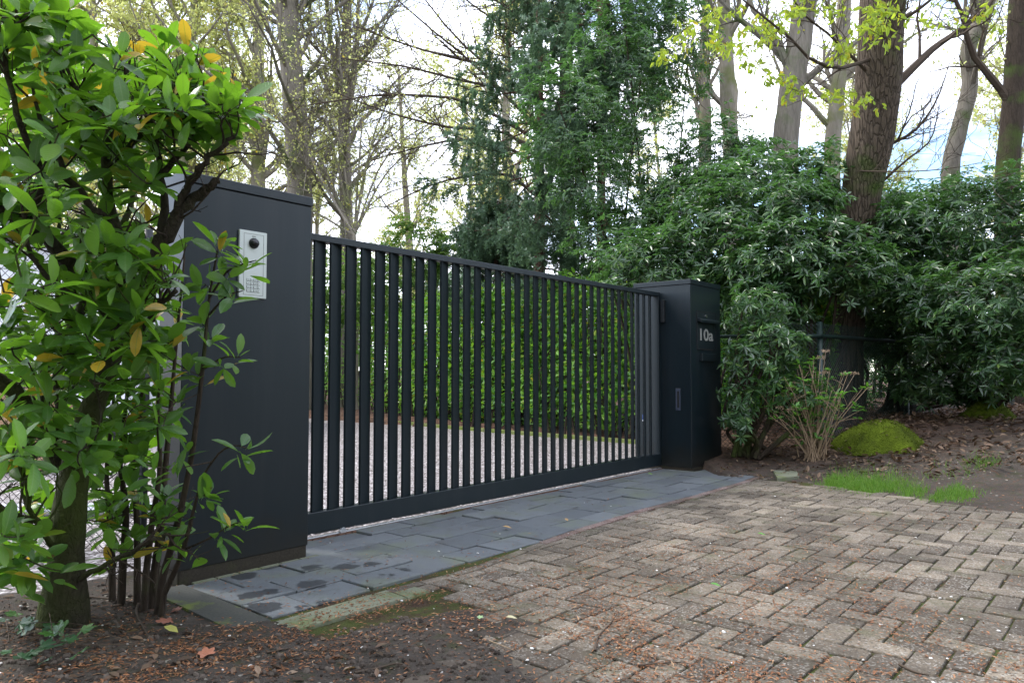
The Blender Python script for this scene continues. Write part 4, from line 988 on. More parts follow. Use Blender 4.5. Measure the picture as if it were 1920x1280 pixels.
TR = [('tree beyond the wood edge with a slim pale trunk, right of the tall rhododendron', [(1372, 330, 16), (1366, 200, 16), (1360, 60, 16), (1345, -180, 16)], [.2, .18, .17, .15, .12], 'bark_far', 8),
      ('greenish forked tree between the tall rhododendron and the slim pale trunk', [(1322, 330, 18), (1322, 200, 18), (1318, 130, 18), (1330, -100, 18)], [.17, .16, .15, .11, .09], 'bark_far', 12),
      ('broad grey trunk leaning right, left of the thickest oak', [(1472, 330, 13), (1480, 200, 13), (1497, 90, 13), (1512, -20, 13), (1530, -220, 13)], [.25, .225, .215, .215, .20, .18], 'bark_grey', 10),
      ('straight grey-green trunk standing just left behind the thickest oak', [(1560, 330, 17), (1568, 200, 17), (1580, 60, 17), (1592, -180, 17)], [.2, .18, .17, .16, .14], 'bark_far', 12),
      ('crooked pale trunk bending right, second from the right edge', [(1781, 360, 15), (1794, 260, 15), (1818, 165, 15), (1816, 90, 15), (1845, 25, 15), (1885, -80, 15)], [.2, .17, .16, .15, .15, .14, .10], 'bark_grey', 9),
      ('dark straight trunk at the right edge of the view', [(1888, 380, 13), (1900, 200, 13), (1911, 20, 13), (1922, -180, 13)], [.22, .19, .18, .17, .15], 'bark_dark', 7)]
for k, (lab, pts, rad, bk, nl) in enumerate(TR):
    deciduous('broadleaf_tree', lab, tp_(pts), rad, 80 + k, bk, nl=nl, l0=1.5, l1=4.2, t0=.35, leaves=900, leafmat='yellowgreen' if k % 2 else 'young', lsize=.06, twigk=(6, 5), up=.35)
# bright young oak leaves on the overhanging branch
yo = thing('oak_spray', 'hanging sprays of bright yellow-green young oak leaves in front of the right-hand trunks', 'branch', tuple(at(1560, 100, 8)))
yb = at(1560, 100, 8); att = []; rg_ = np.random.default_rng(9)
for (x, y, n_, sx, sy) in [(1290, 60, 10, 35, 22), (1355, 85, 14, 30, 25), (1350, 15, 10, 30, 18), (1400, 110, 8, 25, 20), (1440, 45, 14, 30, 22), (1495, 12, 12, 30, 15), (1470, 150, 9, 25, 16), (1495, 168, 8, 20, 14), (1575, 95, 12, 30, 18), (1640, 45, 26, 28, 35), (1655, 20, 14, 30, 18), (1628, 190, 7, 20, 10), (1570, 175, 8, 22, 14), (1420, 75, 10, 30, 25), (1850, 30, 6, 30, 25), (1770, 40, 6, 30, 20), (1240, 100, 6, 20, 14), (1560, 20, 8, 30, 20)]:
    for _ in range(int(n_*1.1)): att.append(at(x + rg_.normal(0, sx*.6), y + rg_.normal(0, sy*.6), 8.1 + rg_.normal(0, .35)))
att = np.array(att); nd = np.concatenate([smooth_path([at(1645, 105, 9.), at(1562, 128, 8.2), at(1470, 60, 7.7), at(1360, -40, 7.4)], 30), smooth_path([at(1652, 60, 8.9), at(1640, 10, 8.2), at(1560, -60, 8)], 12), smooth_path([at(1360, -40, 7.4), at(1300, 20, 7.8), at(1240, 60, 8)], 10), smooth_path([at(1700, 130, 9.1), at(1800, 50, 8.6), at(1860, 0, 8.5)], 10)])
m = MB(); grow(m, att, nd, None, rg_, .002, .005, 3); 
m.flush(); yv = MB(); yv.add(np.concatenate(m.v) - yb, np.concatenate([f for f in m.f if f.shape[1] == 4])); yv.build('twig', M['twig'], yo, kind='stuff')
f = MB(); k = 6; q = np.repeat(att, k, 0) + rg_.normal(0, .03, (len(att)*k, 3)) - yb; n_ = len(q)
scatter(f, LS, LSF, q, frames(unit(n_, rg_)*.8 + np.array([0, 0, -.8]), unit(n_, rg_)), rg_.uniform(.05, .11, n_)); f.build('young_leaves', M['young'], yo, kind='stuff')

# background wood: three trees built once and copied
bgt = []
for k in range(4):
    H = 15; r_ = [.20, .26, .16, .22][k]
    t = deciduous('broadleaf_tree', 'slender background tree in thin yellow-green spring leaf beyond the gate', [(0, 0, 0), (.2*(k-1), 0, 5), (.1, .2, 10), (.3*(1-k), 0, H)], [r_, r_*.8, r_*.6, .05], 100 + k, 'bark_far', nl=30, l0=2.2, l1=5, t0=.1, leaves=17000, lsize=.085, twigk=(8, 7), group='pale trees in the background wood', sides=8, twig_r=.010)
    bgt.append(t)
spots = [(40, 26), (150, 23), (250, 30), (330, 25), (430, 32), (480, 24), (600, 34), (760, 36), (345, 23), (110, 36), (-80, 28), (380, 40), (880, 38), (960, 30), (1240, 34), (1440, 36), (1620, 33), (1780, 38), (1950, 30), (1330, 42), (200, 44), (-250, 34), (2150, 36)]
rg_ = np.random.default_rng(3)
for k, (px, d) in enumerate(spots):
    p = at(px, 690, d); z = hz(p)
    if k < 4: bgt[k].location = (p[0], p[1], z); continue
    lab = 'slender background tree in thin yellow-green spring leaf beyond the gate' if px < 1100 else 'slender background tree far behind the right-hand trunks'
    if px >= 1100 and k % 2: continue
    s_ = rg_.uniform(.85, 1.25)
    copy_tree(bgt[k % 4], lab, (p[0], p[1], z), rg_.uniform(0, 6.28), (s_, s_, s_), 'pale trees in the background wood' if px < 1100 else 'far trees behind the right-hand trunks')

# far woodland edge closing the view between the trunks
rg_ = np.random.default_rng(77)
def far_wood(name, label, x0, x1, y, h, n, seed, mat):
    rg = np.random.default_rng(seed); t = thing(name, label, 'woodland', ((x0+x1)/2, y, 0)); b0 = np.array([(x0+x1)/2, y, 0])
    x = rg.uniform(x0, x1, n); hh = h*(.75 + .18*np.sin(x*.22+seed) + .12*np.sin(x*.71)); z = hh*rg.random(n)**.8; yy = y + rg.normal(0, 1.2, n) + np.abs(x)*.10
    m = MB(); vi = rg.integers(0, 6, n); p = np.column_stack([x, yy, z]) - b0; A = axes(unit(n, rg)*.5 + np.array([0, -.5, .8]), rg.uniform(0, 6.28, n))
    for v in range(6):
        q = vi == v; scatter(m, WHV[v][0], WHV[v][1], p[q], A[q], rg.uniform(.22, .45, q.sum()))
    o = m.build('foliage', M[mat], t, kind='stuff')
    s_ = MB(); xs = rg.uniform(x0, x1, 60); P = np.stack([np.column_stack([xs, y + np.abs(xs)*.1, xs*0]), np.column_stack([xs + rg.normal(0, .2, 60), y + np.abs(xs)*.1, xs*0 + h*.6])], 1) - b0
    s_.tubes_b(P, np.full(P.shape[:2], .05), 5); s_.build('stem', M['bark_dark'], t, kind='stuff'); return t
far_wood('woodland_edge', 'mixed green undergrowth closing the view far behind the hedge and the gate', -30, 8, 38, 5.5, 1900, 5, 'lightgreen')
far_wood('woodland_edge', 'dark undergrowth closing the view far behind the right-hand fence', 3, 40, 26, 3.6, 1900, 6, 'rhodo')
# unseen wood across the lane, built tall and dense to darken the pillar fronts
far_wood('woodland_edge', 'unseen dark evergreens across the lane, built tall to darken the pillar fronts', -26, 28, -6.5, 9.5, 2600, 8, 'rhodo')
far_wood('woodland_edge', 'unseen evergreens added beyond the right edge to darken the pillar reflections', 15, 33, 4.5, 8.5, 1800, 9, 'rhodo')  # added outside the view so the pillar fronts reflect something dark
far_wood('woodland_edge', 'unseen evergreens added behind on the right to darken the pillar reflections', 9, 24, -2.5, 8.0, 1300, 10, 'rhodo')
for k, (x, y) in enumerate([(-9, -9), (-4, -10.5), (1, -9), (6, -10), (11, -8), (16, -4), (-15, -6)]):  # unseen trees added to shade the pillar fronts
    copy_tree(bgt[k % 4], 'unseen tree added across the lane to shade the pillar fronts', (x, y, 0), k*1.3, (1, 1, 1), 'unseen trees added across the lane')

# ------------------------------------------------------------------ laurel in the left foreground
LEAFT = [leaf_big(w, dr_, fo_, tw_) for w, dr_, fo_, tw_ in ((.42, .10, .12, .1), (.38, .22, .10, -.1), (.45, .05, .16, .2), (.40, .30, .08, 0), (.36, -.05, .14, -.15), (.44, .16, .05, .1))]
LEAFM = []
for v_, f_ in LEAFT:
    m = MB(); m.add(v_, f_); m.tube([(0, -.12, .0), (0, .02, 0)], .012, 4); me = m.mesh('leaf', M['laurel'], smooth=True); LEAFM.append(me)
    at_ = me.attributes.new('leafco', 'FLOAT_VECTOR', 'POINT'); co_ = np.zeros((len(me.vertices), 3)); co_[:len(v_)] = v_; co_[len(v_):, 0] = .1; at_.data.foreach_set('vector', co_.astype(np.float32).reshape(-1))
def rosettes(tips, dirs, k0, k1, l0, l1, rg, flat=.0):
    P = []; D = []; U = []; S_ = []
    for p, d in zip(tips, dirs):
        ax = norm(d*.5 + np.array([0, 0, .75]) + rg.normal(0, .3, 3)); k = rg.integers(k0, k1 + 1); a = rg.uniform(0, 6.28) + np.arange(k)*2.4
        x = norm(np.cross(ax, [.3, 1, .1])); y = np.cross(ax, x)
        for j in range(k):
            el = rg.uniform(.15, .95) if j < k*.6 else rg.uniform(-.15, .5)
            dj = (x*math.cos(a[j]) + y*math.sin(a[j]))*math.cos(el) + ax*math.sin(el); L = rg.uniform(l0, l1)
            P.append(p - ax*rg.uniform(0, .05) + dj*.012); D.append(dj); U.append(norm(ax + np.array([0, 0, .5]) + rg.normal(0, .35, 3))); S_.append(L)
    return np.array(P), np.array(D), np.array(U), np.array(S_)
def leafy(t, base, P, D, U, S_, nparts, rg, pick=None):
    A = frames(D, U); vi = rg.integers(0, 6, len(P)); q = proj(P); infr = (q[:, 0] > -10) & (q[:, 0] < 1930) & (q[:, 1] > -10) & (q[:, 1] < 1290)
    facing = np.abs(np.einsum('ni,ni->n', A[:, :, 2], norm(CAMP - P))) + .35
    sc_ = np.where(infr, S_/q[:, 2]*facing, 0); order = np.argsort(-sc_); top = order[:nparts]; fl_ = np.zeros(len(P), bool); fl_[top] = True
    for i_ in top:
        Mx = Matrix.Identity(4)
        for a in range(3):
            for b2 in range(3): Mx[a][b2] = A[i_, a, b2]*S_[i_]
            Mx[a][3] = P[i_, a] - base[a]
        link('leaf', LEAFM[vi[i_]], t, Mx)
    if (~fl_).any():
        m = MB()
        for v in range(6):
            s_ = (vi == v) & ~fl_; scatter(m, LEAFT[v][0], LEAFT[v][1], P[s_] - base, A[s_], S_[s_])
        me = m.build('foliage', M['laurel'], t, smooth=True, kind='stuff').data
        at_ = me.attributes.new('leafco', 'FLOAT_VECTOR', 'POINT'); at_.data.foreach_set('vector', np.tile(LEAFT[0][0], (len(me.vertices)//18, 1)).astype(np.float32).reshape(-1))
rg = np.random.default_rng(202)
lb0 = gnd(118, 1172); lb0[2] = -.03
def pth(pts, d0=None): return [at(*q) for q in pts]
limbs = [([lb0, *pth([(124, 1060, 2.97), (130, 960, 2.97), (145, 860, 2.95), (175, 760, 2.92), (205, 670, 2.90), (226, 600, 2.88), (230, 575, 2.88)])], [.10, .066, .060, .053, .044, .041, .038, .034], 16),
  (pth([(228, 590, 2.88), (205, 560, 2.86), (165, 530, 2.82), (110, 470, 2.75), (60, 425, 2.68), (0, 395, 2.6), (-90, 350, 2.5)]), [.046, .038, .036, .034, .03, .026, .018], 10),
  (pth([(230, 592, 2.88), (262, 548, 2.86), (290, 480, 2.84), (318, 430, 2.82), (350, 385, 2.8), (385, 355, 2.78), (412, 338, 2.77)]), [.046, .04, .036, .032, .028, .024, .017], 10),
  (pth([(226, 560, 2.9), (222, 480, 2.9), (214, 420, 2.9), (202, 350, 2.88), (200, 280, 2.86), (204, 220, 2.85), (232, 165, 2.82), (244, 110, 2.8)]), [.03, .026, .026, .024, .022, .02, .012, .006], 8),
  (pth([(104, 880, 3.0), (80, 800, 2.97), (40, 750, 2.9), (-10, 715, 2.8), (-90, 690, 2.7)]), [.05, .046, .042, .036, .03], 10),
  (pth([(86, 800, 2.98), (84, 730, 3.0), (95, 680, 3.02), (140, 610, 3.05), (168, 540, 3.08), (190, 490, 3.1), (240, 400, 3.12), (262, 330, 3.15)]), [.034, .028, .028, .026, .024, .022, .018, .01], 8),
  (pth([(108, 850, 3.1), (104, 720, 3.1), (106, 600, 3.1), (112, 470, 3.1), (104, 330, 3.1)]), [.02, .018, .016, .014, .008], 7),
  (pth([(300, 455, 2.84), (312, 380, 2.82), (302, 330, 2.8), (290, 285, 2.8), (300, 240, 2.78), (330, 200, 2.76)]), [.022, .018, .018, .016, .012, .006], 7),
  (pth([(262, 548, 2.86), (236, 470, 2.8), (205, 420, 2.75), (160, 370, 2.7), (120, 310, 2.62), (80, 240, 2.55), (60, 160, 2.5)]), [.02, .018, .018, .016, .014, .011, .006], 7),
  (pth([(318, 430, 2.82), (350, 350, 2.75), (380, 310, 2.7), (410, 280, 2.68), (440, 257, 2.66)]), [.020, .018, .015, .012, .008], 7),
  (pth([(302, 330, 2.8), (340, 290, 2.82), (365, 240, 2.82), (380, 205, 2.82), (430, 185, 2.8)]), [.016, .014, .012, .011, .005], 6),
  (pth([(214, 300, 2.87), (255, 260, 2.84), (300, 210, 2.82), (350, 150, 2.8)]), [.018, .014, .011, .005], 6),
  (pth([(204, 240, 2.85), (160, 190, 2.8), (110, 120, 2.75), (70, 60, 2.7)]), [.014, .012, .010, .005], 6),
  (pth([(60, 425, 2.68), (80, 330, 2.6), (40, 240, 2.5), (10, 130, 2.45), (20, 50, 2.4)]), [.018, .016, .014, .011, .005], 6),
  (pth([(0, 395, 2.6), (-40, 280, 2.5), (-90, 160, 2.4), (-140, 40, 2.4)]), [.02, .016, .012, .006], 6),
  (pth([(226, 640, 2.9), (190, 580, 2.8), (120, 540, 2.7), (60, 480, 2.6), (40, 380, 2.5)]), [.018, .016, .014, .010, .005], 6),
  (pth([(262, 640, 2.9), (285, 590, 2.8), (330, 545, 2.75)]), [.018, .016, .012], 6),
  (pth([(110, 990, 2.95), (60, 975, 2.8), (0, 955, 2.6), (-80, 930, 2.4)]), [.022, .018, .015, .010], 7),
  (pth([(150, 1085, 2.95), (200, 1060, 2.9), (250, 1030, 2.9), (295, 1010, 2.9), (320, 1000, 2.9)]), [.016, .013, .012, .010, .007], 6),
  (pth([(95, 1020, 2.9), (60, 960, 2.7), (40, 870, 2.6), (55, 800, 2.55)]), [.016, .012, .009, .004], 6)]
t = thing('laurel_tree', 'old cherry laurel with a mossy forked trunk and big glossy leaves in the left foreground', 'tree', tuple(lb0))
tr0 = smooth_path(limbs[0][0], 18); trr = np.interp(np.linspace(0, 1, 18), np.linspace(0, 1, 8), limbs[0][1])
MB().tube(tr0 - lb0, trr*(1 + .05*np.sin(np.arange(18)*1.7)), 18).build('trunk', M['bark_laurel'], t, smooth=True)
nodes = []
for pts, r_, n_ in limbs[1:]:
    sp = smooth_path(pts, n_*2); sp[1:-1] += rg.normal(0, .006, (n_*2-2, 3)); nodes.append(sp)
    MB().tube(sp - lb0, np.interp(np.linspace(0, 1, n_*2), np.linspace(0, 1, len(r_)), r_)*rg.uniform(.66, .86, n_*2), 10).build('branch', M['bark_laurel'], t, smooth=True)
bw = MB()
for sp in nodes:
    pp_ = sp[None] - lb0; q1_, r1_ = spawn(pp_, np.full(pp_.shape[:2], .012), 7, .15, 1, .5, 1.2, .14, .42, 6, .22, .25, rg, .42, .35); bw.tubes_b(q1_, r1_, 5)
    q2_, r2_ = spawn(q1_, r1_, 3, .3, 1, .5, 1.1, .05, .16, 4, .2, .3, rg, .6, .5); bw.tubes_b(q2_, np.maximum(r2_, .0012), 4)
    nodes = [n_.copy() for n_ in nodes] if False else nodes
bw.build('bare_twigs', M['bark_dark'], t, kind='stuff')
nodes = np.concatenate(nodes)
CL = [(110, 190, 2.8, 220, 150, .6, 120), (315, 205, 2.85, 130, 95, .4, 70), (425, 200, 2.75, 38, 30, .15, 12), (50, 400, 2.65, 150, 130, .5, 58), (230, 330, 2.9, 130, 100, .4, 36), (70, 55, 2.55, 110, 70, .4, 34), (-110, 250, 2.6, 130, 260, .5, 40),
      (40, 620, 2.75, 110, 100, .35, 26), (30, 830, 2.6, 90, 90, .3, 16), (20, 1000, 2.5, 60, 60, .25, 9), (210, 500, 2.95, 120, 70, .35, 20), (270, 620, 3.0, 60, 60, .25, 10), (380, 240, 2.8, 60, 60, .3, 18), (130, 480, 3.2, 160, 100, .3, 24), (180, 250, 3.3, 200, 140, .3, 46), (80, 720, 3.2, 130, 100, .3, 34), (190, 610, 2.6, 90, 120, .15, 32), (130, 800, 2.6, 90, 100, .15, 22), (250, 490, 2.6, 80, 60, .15, 18), (150, 640, 3.2, 150, 90, .3, 34), (200, 800, 3.3, 110, 120, .25, 30), (100, 960, 3.2, 120, 90, .25, 22), (280, 700, 3.25, 55, 110, .2, 22), (60, 1060, 2.8, 90, 60, .25, 14), (230, 940, 3.3, 80, 80, .2, 14), (130, 560, 2.7, 160, 70, .3, 22), (30, 740, 2.6, 90, 120, .3, 18), (250, 140, 3.2, 110, 60, .3, 18)]
att = []
for (px, py, d, rx, ry, rd, n_) in CL:
    n_ = int(n_*.72); u = unit(n_, rg)*(rg.random((n_, 1))**.4)
    for a in u:
        X, Y = px + a[0]*rx, py - a[2]*ry
        if X > 335 and Y > 400: continue
        if X > 330 and Y > 400 - (X-330)*.5 and Y > 330: continue
        if Y < 95 and 150 < X < 260 and rg.random() < .7: continue
        if X > 150 and Y < 20 + (X-150)*.28: continue
        att.append(at(X, Y, max(1.9, d + a[1]*rd)))
for X, Y, d in [(20, 20, 2.4), (60, 10, 2.45), (100, 50, 2.5), (130, 15, 2.45), (10, 90, 2.4), (120, 60, 2.5), (265, 95, 2.8), (300, 88, 2.8), (345, 92, 2.8), (370, 105, 2.8), (395, 120, 2.8), (450, 190, 2.7), (465, 200, 2.7), (60, 130, 2.3), (30, 480, 2.2), (105, 530, 2.2), (50, 560, 2.25), (200, 445, 2.5), (160, 470, 2.4), (240, 470, 2.5), (110, 250, 2.3), (70, 860, 2.3), (30, 830, 2.3)]: att.append(at(X, Y, d))
att = np.array(att); m = MB(); dirs = grow(m, att, nodes, None, rg, .0024, .010, 5, sag=.03, seg=6); m.flush()
mm = MB(); mm.add(np.concatenate(m.v) - lb0, np.concatenate([f for f in m.f if f.shape[1] == 4])); mm.build('twig', M['bark_laurel'], t, kind='stuff')
P, D, U, S_ = rosettes(att, dirs, 4, 7, .070, .128, rg)
q = proj(P + D*S_[:, None]*.6)
ok_ = ~((q[:, 0] > 352) & (q[:, 1] > 395))
P, D, U, S_ = P[ok_], D[ok_], U[ok_], S_[ok_]
leafy(t, lb0, P, D, U, S_, 300, rg)
print('laurel leaves', len(P))
# young stems in front of the pillar
b1 = gnd(290, 1122); b1[2] = -.01
t = thing('laurel_shoots', 'clump of thin young laurel shoots with fresh leaves in front of the left pillar', 'shrub', tuple(b1))
shoots = [[(212, 1082, 3.35), (205, 960, 3.35), (200, 880, 3.35), (212, 760, 3.35), (216, 640, 3.35)], [(228, 1084, 3.3), (236, 960, 3.3), (225, 860, 3.3), (238, 740, 3.3), (232, 640, 3.3)],
          [(258, 1100, 3.3), (256, 960, 3.3), (250, 860, 3.3), (266, 740, 3.3), (272, 600, 3.3)], [(285, 1105, 3.25), (300, 1000, 3.22), (308, 900, 3.2), (318, 790, 3.2), (330, 650, 3.2), (346, 480, 3.2)],
          [(293, 1122, 3.15), (325, 1010, 3.1), (355, 880, 3.05), (372, 760, 3.0), (384, 650, 3.0), (392, 560, 3.0), (408, 470, 3.0)], [(300, 1130, 3.12), (340, 1040, 3.05), (362, 960, 3.0), (376, 905, 3.0)],
          [(270, 1110, 3.2), (285, 980, 3.15), (300, 880, 3.1), (296, 780, 3.05), (300, 700, 3.0)]]
rads_ = [.016, .018, .016, .020, .016, .013, .016]; nodes = []
for pts, r0 in zip(shoots, rads_):
    sp = smooth_path(pth(pts), 16); sp[0, 2] = -.04; nodes.append(sp); MB().tube(sp - b1, np.linspace(r0, .004, 16), 8).build('stem', M['bark_dark'], t, smooth=True)
for pts in [[(372, 905, 3.0), (410, 850, 2.95), (440, 835, 2.92), (462, 840, 2.9)], [(345, 1030, 3.05), (390, 1010, 2.98), (430, 985, 2.94), (462, 975, 2.9)], [(384, 690, 3.0), (420, 670, 2.95), (450, 670, 2.92)], [(392, 560, 3.0), (425, 510, 2.96), (455, 495, 2.92), (480, 488, 2.9)],
            [(392, 590, 3.0), (425, 555, 2.95), (455, 545, 2.93)]]:
    sp = smooth_path(pth(pts), 10); nodes.append(sp); MB().tube(sp - b1, np.linspace(.005, .002, 10), 6).build('side_twig', M['bark_dark'], t)
nodes = np.concatenate(nodes)
tips = [(408, 455, 3.0), (404, 470, 2.95), (452, 490, 2.92), (470, 492, 2.9), (430, 520, 2.94), (386, 530, 3.0), (440, 552, 2.93), (372, 545, 3.0), (390, 640, 3.0), (380, 610, 3.0), (405, 690, 2.95), (440, 672, 2.9), (375, 700, 2.98), (350, 690, 3.0), (455, 838, 2.9), (470, 842, 2.9), (462, 975, 2.9), (440, 985, 2.92), (425, 1000, 2.93), (385, 930, 3.0), (395, 905, 3.0), (352, 850, 3.0), (345, 1040, 3.0),
        (330, 760, 2.9), (300, 735, 2.85), (270, 760, 2.8), (300, 800, 2.8), (240, 860, 2.7), (285, 880, 2.65), (330, 640, 3.1), (225, 700, 3.2), (240, 760, 3.2), (265, 690, 3.2), (300, 660, 3.1), (215, 820, 3.2), (250, 920, 3.1), (310, 930, 3.1), (200, 940, 3.2), (290, 560, 3.1), (320, 560, 3.1), (260, 1000, 3.2), (300, 1020, 3.15), (275, 640, 3.2), (215, 640, 3.3), (320, 880, 2.8), (230, 800, 2.75)]
tips += [(rg.uniform(190, 338), rg.uniform(560, 1070), rg.uniform(2.85, 3.4)) for _ in range(46)]
att = np.array([at(*q) + rg.normal(0, .01, 3) for q in tips]); m = MB(); dirs = grow(m, att, nodes, None, rg, .0018, .004, 5, sag=-.02); m.flush()
mm = MB(); mm.add(np.concatenate(m.v) - b1, np.concatenate([f for f in m.f if f.shape[1] == 4])); mm.build('twig', M['bark_dark'], t, kind='stuff')
P, D, U, S_ = rosettes(att, dirs, 4, 7, .060, .120, rg); leafy(t, b1, P, D, U, S_, 250, rg)

# ------------------------------------------------------------------ ivy in the corner
def lobed(n_l=5, depth=.45, seed=0, ln=1.0):
    r2 = np.random.default_rng(seed); k = n_l*4; V = [(0, 0, 0)]; 
    for i in range(k + 1):
        a = -2.4 + 4.8*i/k; lobe = abs(math.cos(math.pi*n_l*.5*(i/k*2-1)/1.0)); r0 = (.42 + .58*(1 - abs(a)/3.6)) * (1 - depth + depth*lobe) * r2.uniform(.93, 1.05)
        V.append((math.sin(a)*r0*.62*ln, math.cos(a)*r0*.62 + .12, r2.normal(0, .03)))
    return np.array(V), np.array([(0, i + 2, i + 1) for i in range(k)])
IV = [lobed(5, .42, s) for s in range(3)]; IVM = []
for v_, f_ in IV: IVM.append(MB().add(v_, f_).mesh('leaf', M['ivy']))
p0 = gnd(80, 1230); t = thing('ivy', 'small dark ivy plants creeping on the soil in the bottom left corner', 'ivy', (p0[0], p0[1], hz(p0)))
bv = MB(); 
for i, (px, py) in enumerate([(45, 1205), (35, 1215), (30, 1190), (62, 1200), (105, 1195), (120, 1202), (125, 1250), (98, 1232), (145, 1262), (55, 1268), (80, 1272), (100, 1260), (20, 1245), (150, 1230), (40, 1275), (108, 1215), (135, 1222), (10, 1180), (75, 1250), (90, 1185)]):
    g0 = gnd(px, py); h0 = hz(g0); p = np.array([g0[0], g0[1], h0 + .02 + rg.uniform(0, .05)]); s_ = rg.uniform(.05, .085)
    A = frames(np.array([norm(np.array([rg.normal(), rg.normal() - .3, .1]))]), np.array([[0, -.35, 1.]]) + rg.normal(0, .25, (1, 3)))[0]
    Mx = Matrix.Identity(4)
    for a in range(3):
        for b2 in range(3): Mx[a][b2] = A[a, b2]*s_
        Mx[a][3] = p[a] - np.array([p0[0], p0[1], hz(p0)])[a]
    link('leaf', IVM[i % 3], t, Mx)
    q = np.array([p0[0] + rg.normal(0, .15), p0[1] + rg.normal(0, .1), hz(p0)]); z_ = np.array([p0[0], p0[1], hz(p0)])
    bv.tube(smooth_path([q - z_, (p + q)/2 + (0, 0, .01) - z_, p - z_], 6), .0016, 4)
bv.build('stem', M['twig'], t, kind='stuff')

# ------------------------------------------------------------------ dry hydrangea by the moss mound
h0 = ground_pt(1528, 878, 7.75); t = thing('hydrangea', 'dry tan-stemmed hydrangea with fresh green leaves and old flower heads beside the moss mound', 'shrub', tuple(h0))
sm2 = MB(); tips = []; allp = []
for k in range(64):
    a = rg.uniform(0, 6.28); sp_ = abs(rg.normal(0, .30)); H = rg.uniform(.55, 1.05)*(1 - .35*sp_); e = np.array([math.cos(a)*sp_ - .02, math.sin(a)*sp_*.7, H])
    b_ = np.array([rg.normal(0, .07), rg.normal(0, .06), -.02]); pa = smooth_path([b_, b_ + (e - b_)*.5 + (rg.normal(0, .03), rg.normal(0, .03), .04), e], 8)
    if k < 40: MB().tube(pa, np.linspace(.006, .0028, 8), 5).build('stem', M['stem_tan'], t)
    else: sm2.tube(pa, np.linspace(.005, .0025, 8), 4)
    tips.append(pa[-1]); allp.append(pa)
    for j in range(rg.integers(0, 3)):
        i_ = rg.integers(3, 7); q = pa[i_]; e2 = q + np.array([rg.normal(0, .09), rg.normal(0, .06), rg.uniform(.04, .16)]); sm2.tube([q, (q+e2)/2 + (0, 0, .01), e2], [.003, .0025, .002], 4); tips.append(e2)
sm2.build('side_stem', M['stem_tan'], t, kind='stuff')
tips = np.array(tips); extra_ = np.array([p[rg.integers(2, 7)] + rg.normal(0, .02, 3) for p in allp for _ in range(2)]); LP = np.concatenate([tips[rg.random(len(tips)) < .75], extra_[rg.random(len(extra_)) < .5]])
lf = MB(); n_ = len(LP); k = 5; q = np.repeat(LP, k, 0); dd_ = unit(len(q), rg); dd_[:, 2] = np.abs(dd_[:, 2])*.5
scatter(lf, LS, LSF, q + dd_*.01, frames(dd_, np.array([0, 0, 1.]) + unit(len(q), rg)*.3), rg.uniform(.04, .08, len(q))); lf.build('leaves', M['hydr'], t, kind='stuff')
for (px, py) in [(1538, 672), (1546, 700), (1583, 702), (1602, 702), (1484, 730), (1462, 765), (1500, 745), (1482, 770), (1548, 660)]:
    c = at(px, py, 7.7) - h0; n_ = 46; u = unit(n_, rg); u[:, 2] = np.abs(u[:, 2])*.7; f = MB()
    scatter(f, LS, LSF, c + u*.038, frames(unit(n_, rg), u + unit(n_, rg)*.3), rg.uniform(.014, .026, n_)); f.tube([c*(.5, .5, .6) , c], [.004, .003], 4)
    f.build('flower_head', M['petal'], t, kind='stuff')

# ------------------------------------------------------------------ moss mounds, dead leaves, grass, gravel litter
HKT = (np.array([(-.18, 0, 0), (.18, 0, 0), (.1, .7, .05), (-.1, .7, .05)], float), np.array([(0, 1, 2, 3)]))
def mound(name, label, px, py, d, rx, ry, h, rot, mat='moss'):
    c = at(px, py, d); c[2] = 0; nt_, nr_ = 64, 26; V = []; ca, sa = math.cos(rot), math.sin(rot)
    for i in range(nr_ + 1):
        f = i/nr_
        for k in range(nt_):
            a = k*2*math.pi/nt_; rr_ = f*(1 + .10*math.sin(2*a+1) + .07*math.sin(5*a)); x = math.cos(a)*rx*rr_; y = math.sin(a)*ry*rr_
            X = c[0] + x*ca - y*sa; Y = c[1] + x*sa + y*ca
            z = h*(1 - f*f)**.8*(1 + .16*math.sin(2.3*x/rx*2 + 1) * f) - .05*f + .022*fbm(X, Y, 9.0) + .006*fbm(X, Y, 40.0, 3) + .03*math.sin(4*a + 3*f)*f*(1-f)
            V.append((X - c[0], Y - c[1], float(z)))
    F = [(i*nt_ + k, i*nt_ + (k+1) % nt_, (i+1)*nt_ + (k+1) % nt_, (i+1)*nt_ + k) for i in range(nr_) for k in range(nt_)]; F = [f[::-1] for f in F]
    o = MB().add(V, F).build(name, M[mat], smooth=True); o.location = (c[0], c[1], hz(c) - .03); tag(o, label, 'moss mound')
    Vn = np.array(V); nq = int(9000*rx); ii = rng.integers(0, len(Vn), nq); ii = ii[rng.random(nq) < .25 + .75*(ii/len(Vn))]; P_ = Vn[ii] + rng.normal(0, .008, (len(ii), 3))*(1, 1, .3); nq = len(P_)
    f = MB(); scatter(f, HKT[0], HKT[1], P_, frames(unit(nq)*.55 + norm(P_*(1, 1, 1) + (0, 0, .25)), unit(nq)), rng.uniform(.008, .026, nq)); f.build('moss_tufts', M['moss'], o, kind='stuff')
    nq = 110; ii = rng.integers(0, len(Vn), nq); f = MB(); scatter(f, LS, LSF, Vn[ii] + (0, 0, .008), frames(unit(nq)*(1, 1, .2), np.array([0, 0, 1.]) + unit(nq)*.4), rng.uniform(.012, .04, nq)); f.build('leaf_debris', M['brownleaf'], o, kind='stuff')
    return o
mound('moss_mound', 'bright green moss mound beside the hydrangea at the grass verge', 1650, 860, 7.95, .46, .40, .31, -.25)
mound('moss_mound', 'smaller yellow-green mossy hummock under the rhododendron at the right edge', 1852, 830, 9.3, .42, .3, .26, .2)
